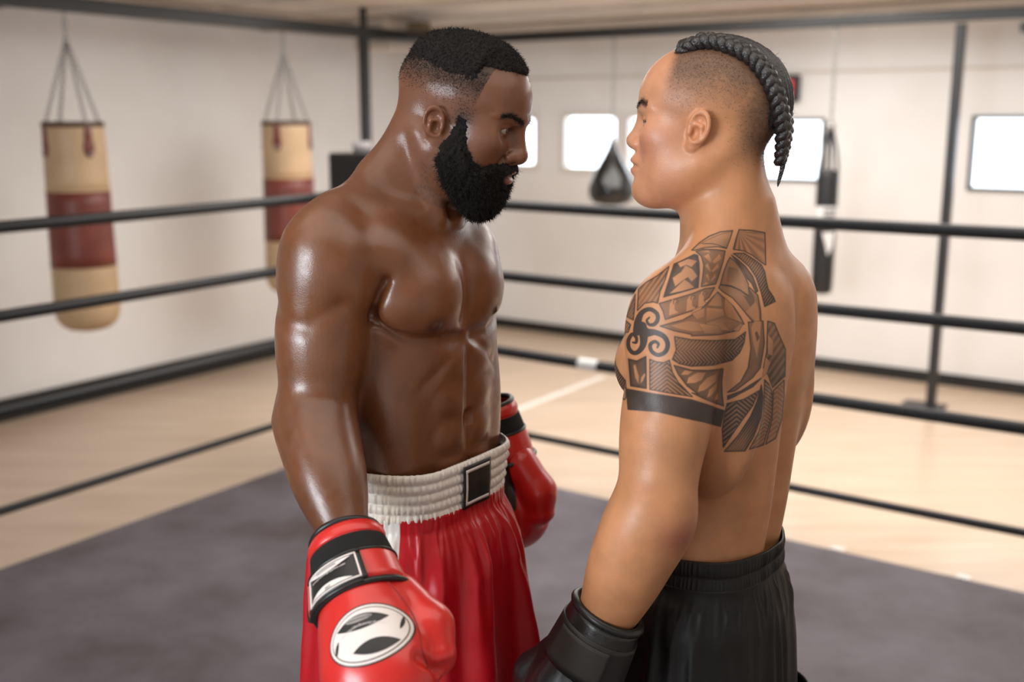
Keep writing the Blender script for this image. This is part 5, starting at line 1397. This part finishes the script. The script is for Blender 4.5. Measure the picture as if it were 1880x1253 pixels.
def rim(name, x, r, rad, material, parent, wob=0.0, sy=1.08, sz=.94, tilt=0.0):
    return tube(name, [(x+wob*math.sin(2*t+1)+tilt*math.cos(t), r*sy*math.cos(t), r*sz*math.sin(t)) for t in (2*math.pi*i/48 for i in range(48))], rad, material, parent, 8, True)
def glove(person, W, d, thumb, right, color, material, label, scale=1.0):
    Rg = hand_frame(d, thumb, right); V, Fq = glove_shape(QH*1.1, right); s = 1 if right else -1
    c = np.tile(np.array(color), (len(V), 1))
    palm = (V[:, 2]*s < -.006) & (V[:, 0] < .088) & (V[:, 1] < .040) if color[0] > .2 else np.zeros(len(V), bool)
    c[palm] = (.010, .010, .010)
    g = np_mesh('boxing_glove', V, Fq, material, person, attrs=dict(tint=c)); g['label'] = label
    M = Matrix(Rg.tolist()).to_4x4(); M.translation = Vector(W); g.matrix_local = M @ Matrix.Scale(scale, 4)
    return g, BVHTree.FromPolygons(V.tolist(), Fq.tolist()), s
RED = (.60, .022, .018)
def cuff_wrap(bm, x0, t0, r0, r1, off):
    """flat lettering (x along the arc, y along the cuff) bent round the cuff"""
    for v in bm.verts:
        x = x0+v.co.y; r = r0+(r1-r0)*(x+.082)/.092+off; t = t0+v.co.x/r
        v.co = Vector((x, r*1.08*math.cos(t), r*.94*math.sin(t)))
def cuff_parts(g, color, material, strap_mat):
    ring_band('cuff', -.082, .010, .0385, .0530, material, g, tint=color, puff=.002)
    rim('cuff_piping', -.083, .0390, .0042, m_piping, g, wob=.002)
    ring_band('cuff_fold', -.080, -.062, .0405, .0432, material, g, tint=color, puff=.0025)
    ring_band('hook_strap', -.060, -.034, .0442, .0482, strap_mat, g)
    rim('strap_edge', -.033, .0490, .0026, m_piping, g)
    rim('wrist_piping', .014, .0550, .0040, m_piping, g)
def lr(x): return .0417+.0153*(x+.082)/.092
# near red glove (right hand of the bearded boxer)
gA, bvg, s = glove(person_a, (.192, -.343, 1.044), (.70, -.42, -.58), (.85, .55, .30), True, RED, m_leather, 'red leather boxing glove with oval white emblem', 1.12)
cuff_parts(gA, RED, m_leather, m_velcro)
ra_ = math.radians
lab = ring_band('cuff_label', -.032, .010, lr(-.032), lr(.010), m_print_k, gA, 24, t0=ra_(66), t1=ra_(172)); lab['label'] = 'black and white printed label flap'
for (x0, x1, a0, a1) in ((-.0285, -.0270, 72, 150), (.0060, .0075, 72, 150), (-.0285, .0075, 72, 74), (-.0285, .0075, 148, 150)):
    ring_band('label_border', x0, x1, lr(x0)+.0018, lr(x1)+.0018, m_print_w, gA, 16, t0=ra_(a0), t1=ra_(a1))
for (xa, xb, ta, tb, b0, b1) in ((-.0255, 0, 78, 144, 0, .0075), (.0045, 0, 78, 144, 0, -.0075)):
    bm = bmesh.new(); hw = .031; f = bm.faces.new([bm.verts.new((x, y, 0)) for x, y in lens(0, 0, hw, b0 if b1 > 0 else b1, b1 if b1 > 0 else b0, 0, 24)])
    bmesh.ops.triangulate(bm, faces=bm.faces[:])
    for k in np.arange(-hw, hw, .003): bmesh.ops.bisect_plane(bm, geom=bm.verts[:]+bm.edges[:]+bm.faces[:], plane_co=(k, 0, 0), plane_no=(1, 0, 0))
    cuff_wrap(bm, xa, ra_(111), .0417, .0570, .0032); bm_obj('label_crescent', bm, m_print_w, gA, True)
for txt, size, xx, cv in (('PROFESSIONAL', .0042, -.0228, 0), ('www.proboxingsupplies.com', .0042, -.0165, 0), ('PST', .0050, .0030, 0)):
    bm = text_bm(txt, size, Matrix.Rotation(math.pi, 4, 'Z')); cuff_wrap(bm, xx, ra_(111), .0417, .0570, .0040)
    bm_obj('lettering', bm, m_print_k if txt[0] == 'P' else m_print_w, gA)
fl = ring_band('flap_lining', -.026, .006, .0540, .0595, m_pink, gA, 8, t0=ra_(154), t1=ra_(176))
tube('flap_piping', [((x), r*1.08*math.cos(ra_(t)), r*.94*math.sin(ra_(t))) for x, t, r in [(-.030, 66, .0512)]+[(-.032, t, .0512) for t in range(72, 168, 8)]+[(-.028, 174, .055), (-.016, 179, .058), (0, 179, .062), (.008, 174, .061)]+[(.013, t, .0580) for t in range(168, 64, -8)]], .0030, m_piping, gA, 6)
# oval emblem on the back of the hand
em = empty('emblem_anchor'); bpy.data.objects.remove(em)
OX, OY, OR = .080, .008, ra_(90-2)
e0 = surf_decal('emblem', bvg, oval(OX, OY, .0480, .0365, OR), .0006, m_print_k, gA, s); e0['label'] = 'oval white and black emblem'
surf_decal('emblem_ring', bvg, oval(OX, OY, .0462, .0347, OR), .0009, m_print_w, gA, s)
surf_decal('emblem_line', bvg, oval(OX, OY, .0432, .0318, OR), .0012, m_print_k, gA, s)
surf_decal('emblem_field', bvg, oval(OX, OY, .0420, .0306, OR), .0015, m_print_w, gA, s)
co, so = math.cos(OR), math.sin(OR)
def emb(x, y): return (OX+x*co-y*so, OY+x*so+y*co)     # x along the long axis (towards the thumb), y towards the cuff
surf_decal('emblem_crescent', bvg, lens(*emb(-.004, .0150), .030, -.0075, .0105, OR), .0018, m_print_k, gA, s)
surf_decal('emblem_crescent', bvg, lens(*emb(.006, -.0175), .026, -.0085, .0090, OR), .0018, m_print_k, gA, s)
surf_decal('emblem_pill', bvg, oval(*emb(-.006, .0205), .0150, .0034, OR), .0021, simple('grey_print', (.36, .33, .31), .5), gA, s)
surf_decal('emblem_mark', bvg, lens(*emb(.036, .004), .009, -.0030, .0010, OR+1.25), .0018, m_print_k, gA, s)
surf_decal('emblem_mark', bvg, lens(*emb(-.0365, -.004), .009, -.0010, .0030, OR+1.25), .0018, m_print_k, gA, s)
for txt, size, (ex, ey), mt_, cv in (('PROFESSIONAL', .0040, (-.006, .0205), m_print_k, 0), ('www.proboxingsupplies.com', .0044, (-.004, .0118), m_print_w, 9.0)):
    x, y = emb(ex, ey); bm = text_bm(txt, size, Matrix.Translation((x, y, 0)) @ Matrix.Rotation(OR+math.pi, 4, 'Z'), cv); lay_on(bm, bvg, .0024, s); bm_obj('lettering', bm, mt_, gA)
# seam along the thumb
bm = bmesh.new(); pts = []
for i in range(30):
    t = i/29; x = .012+.115*t; y = .040+.018*math.sin(math.pi*t*.8)
    hit = bvg.ray_cast(Vector((x, y, .2)), Vector((0, 0, -1)))
    if hit[0] is not None: pts.append(hit[0]+hit[1]*.0002)
tube('stitch_seam', pts, .0007, simple('dark_red_thread', (.22, .01, .01), .6), gA, 5)
# far red glove (left hand)
gL, bl_, sl = glove(person_a, (-.036, .292, 1.040), (.20, .10, -.95), (.90, .05, .2), False, RED, m_leather, 'red leather boxing glove seen from the black palm side', 1.16)
cuff_parts(gL, RED, m_leather, m_velcro)
tube('palm_piping', [(.02, .028, .040), (.05, .030, .052), (.085, .030, .056), (.105, .020, .056)], .0035, m_piping, gL, 8)
# black glove (left hand of the tattooed boxer)
BLK = (.008, .0075, .007)
gB, bb_, sb_ = glove(person_b, (.078, .297, .868), (.34, .17, -.925), (.95, -.10, .2), False, BLK, m_leather_k, 'black leather boxing glove with wide wrist strap', 1.12)
ring_band('cuff', -.075, .010, .0445, .0530, m_leather_k, gB, tint=BLK, puff=.002)
rim('cuff_piping', -.076, .0450, .0062, m_piping, gB)
st_ = ring_band('wrist_strap', -.052, .006, .0500, .0550, simple('black_strap', (.010, .0095, .009), .5), gB); st_['label'] = 'wide black wrist strap'
pt = ring_band('strap_patch', -.046, .002, .0535, .0580, simple('charcoal_patch', (.026, .023, .021), .6), gB, 20, t0=ra_(-140), t1=ra_(-60))
gR, _, _ = glove(person_b, (.141, -.103, .885), (.08, .10, -.97), (.95, .10, .2), True, BLK, m_leather_k, 'black leather boxing glove on the far hand', 1.12)
ring_band('cuff', -.075, .010, .0445, .0530, m_leather_k, gR, tint=BLK, puff=.002)
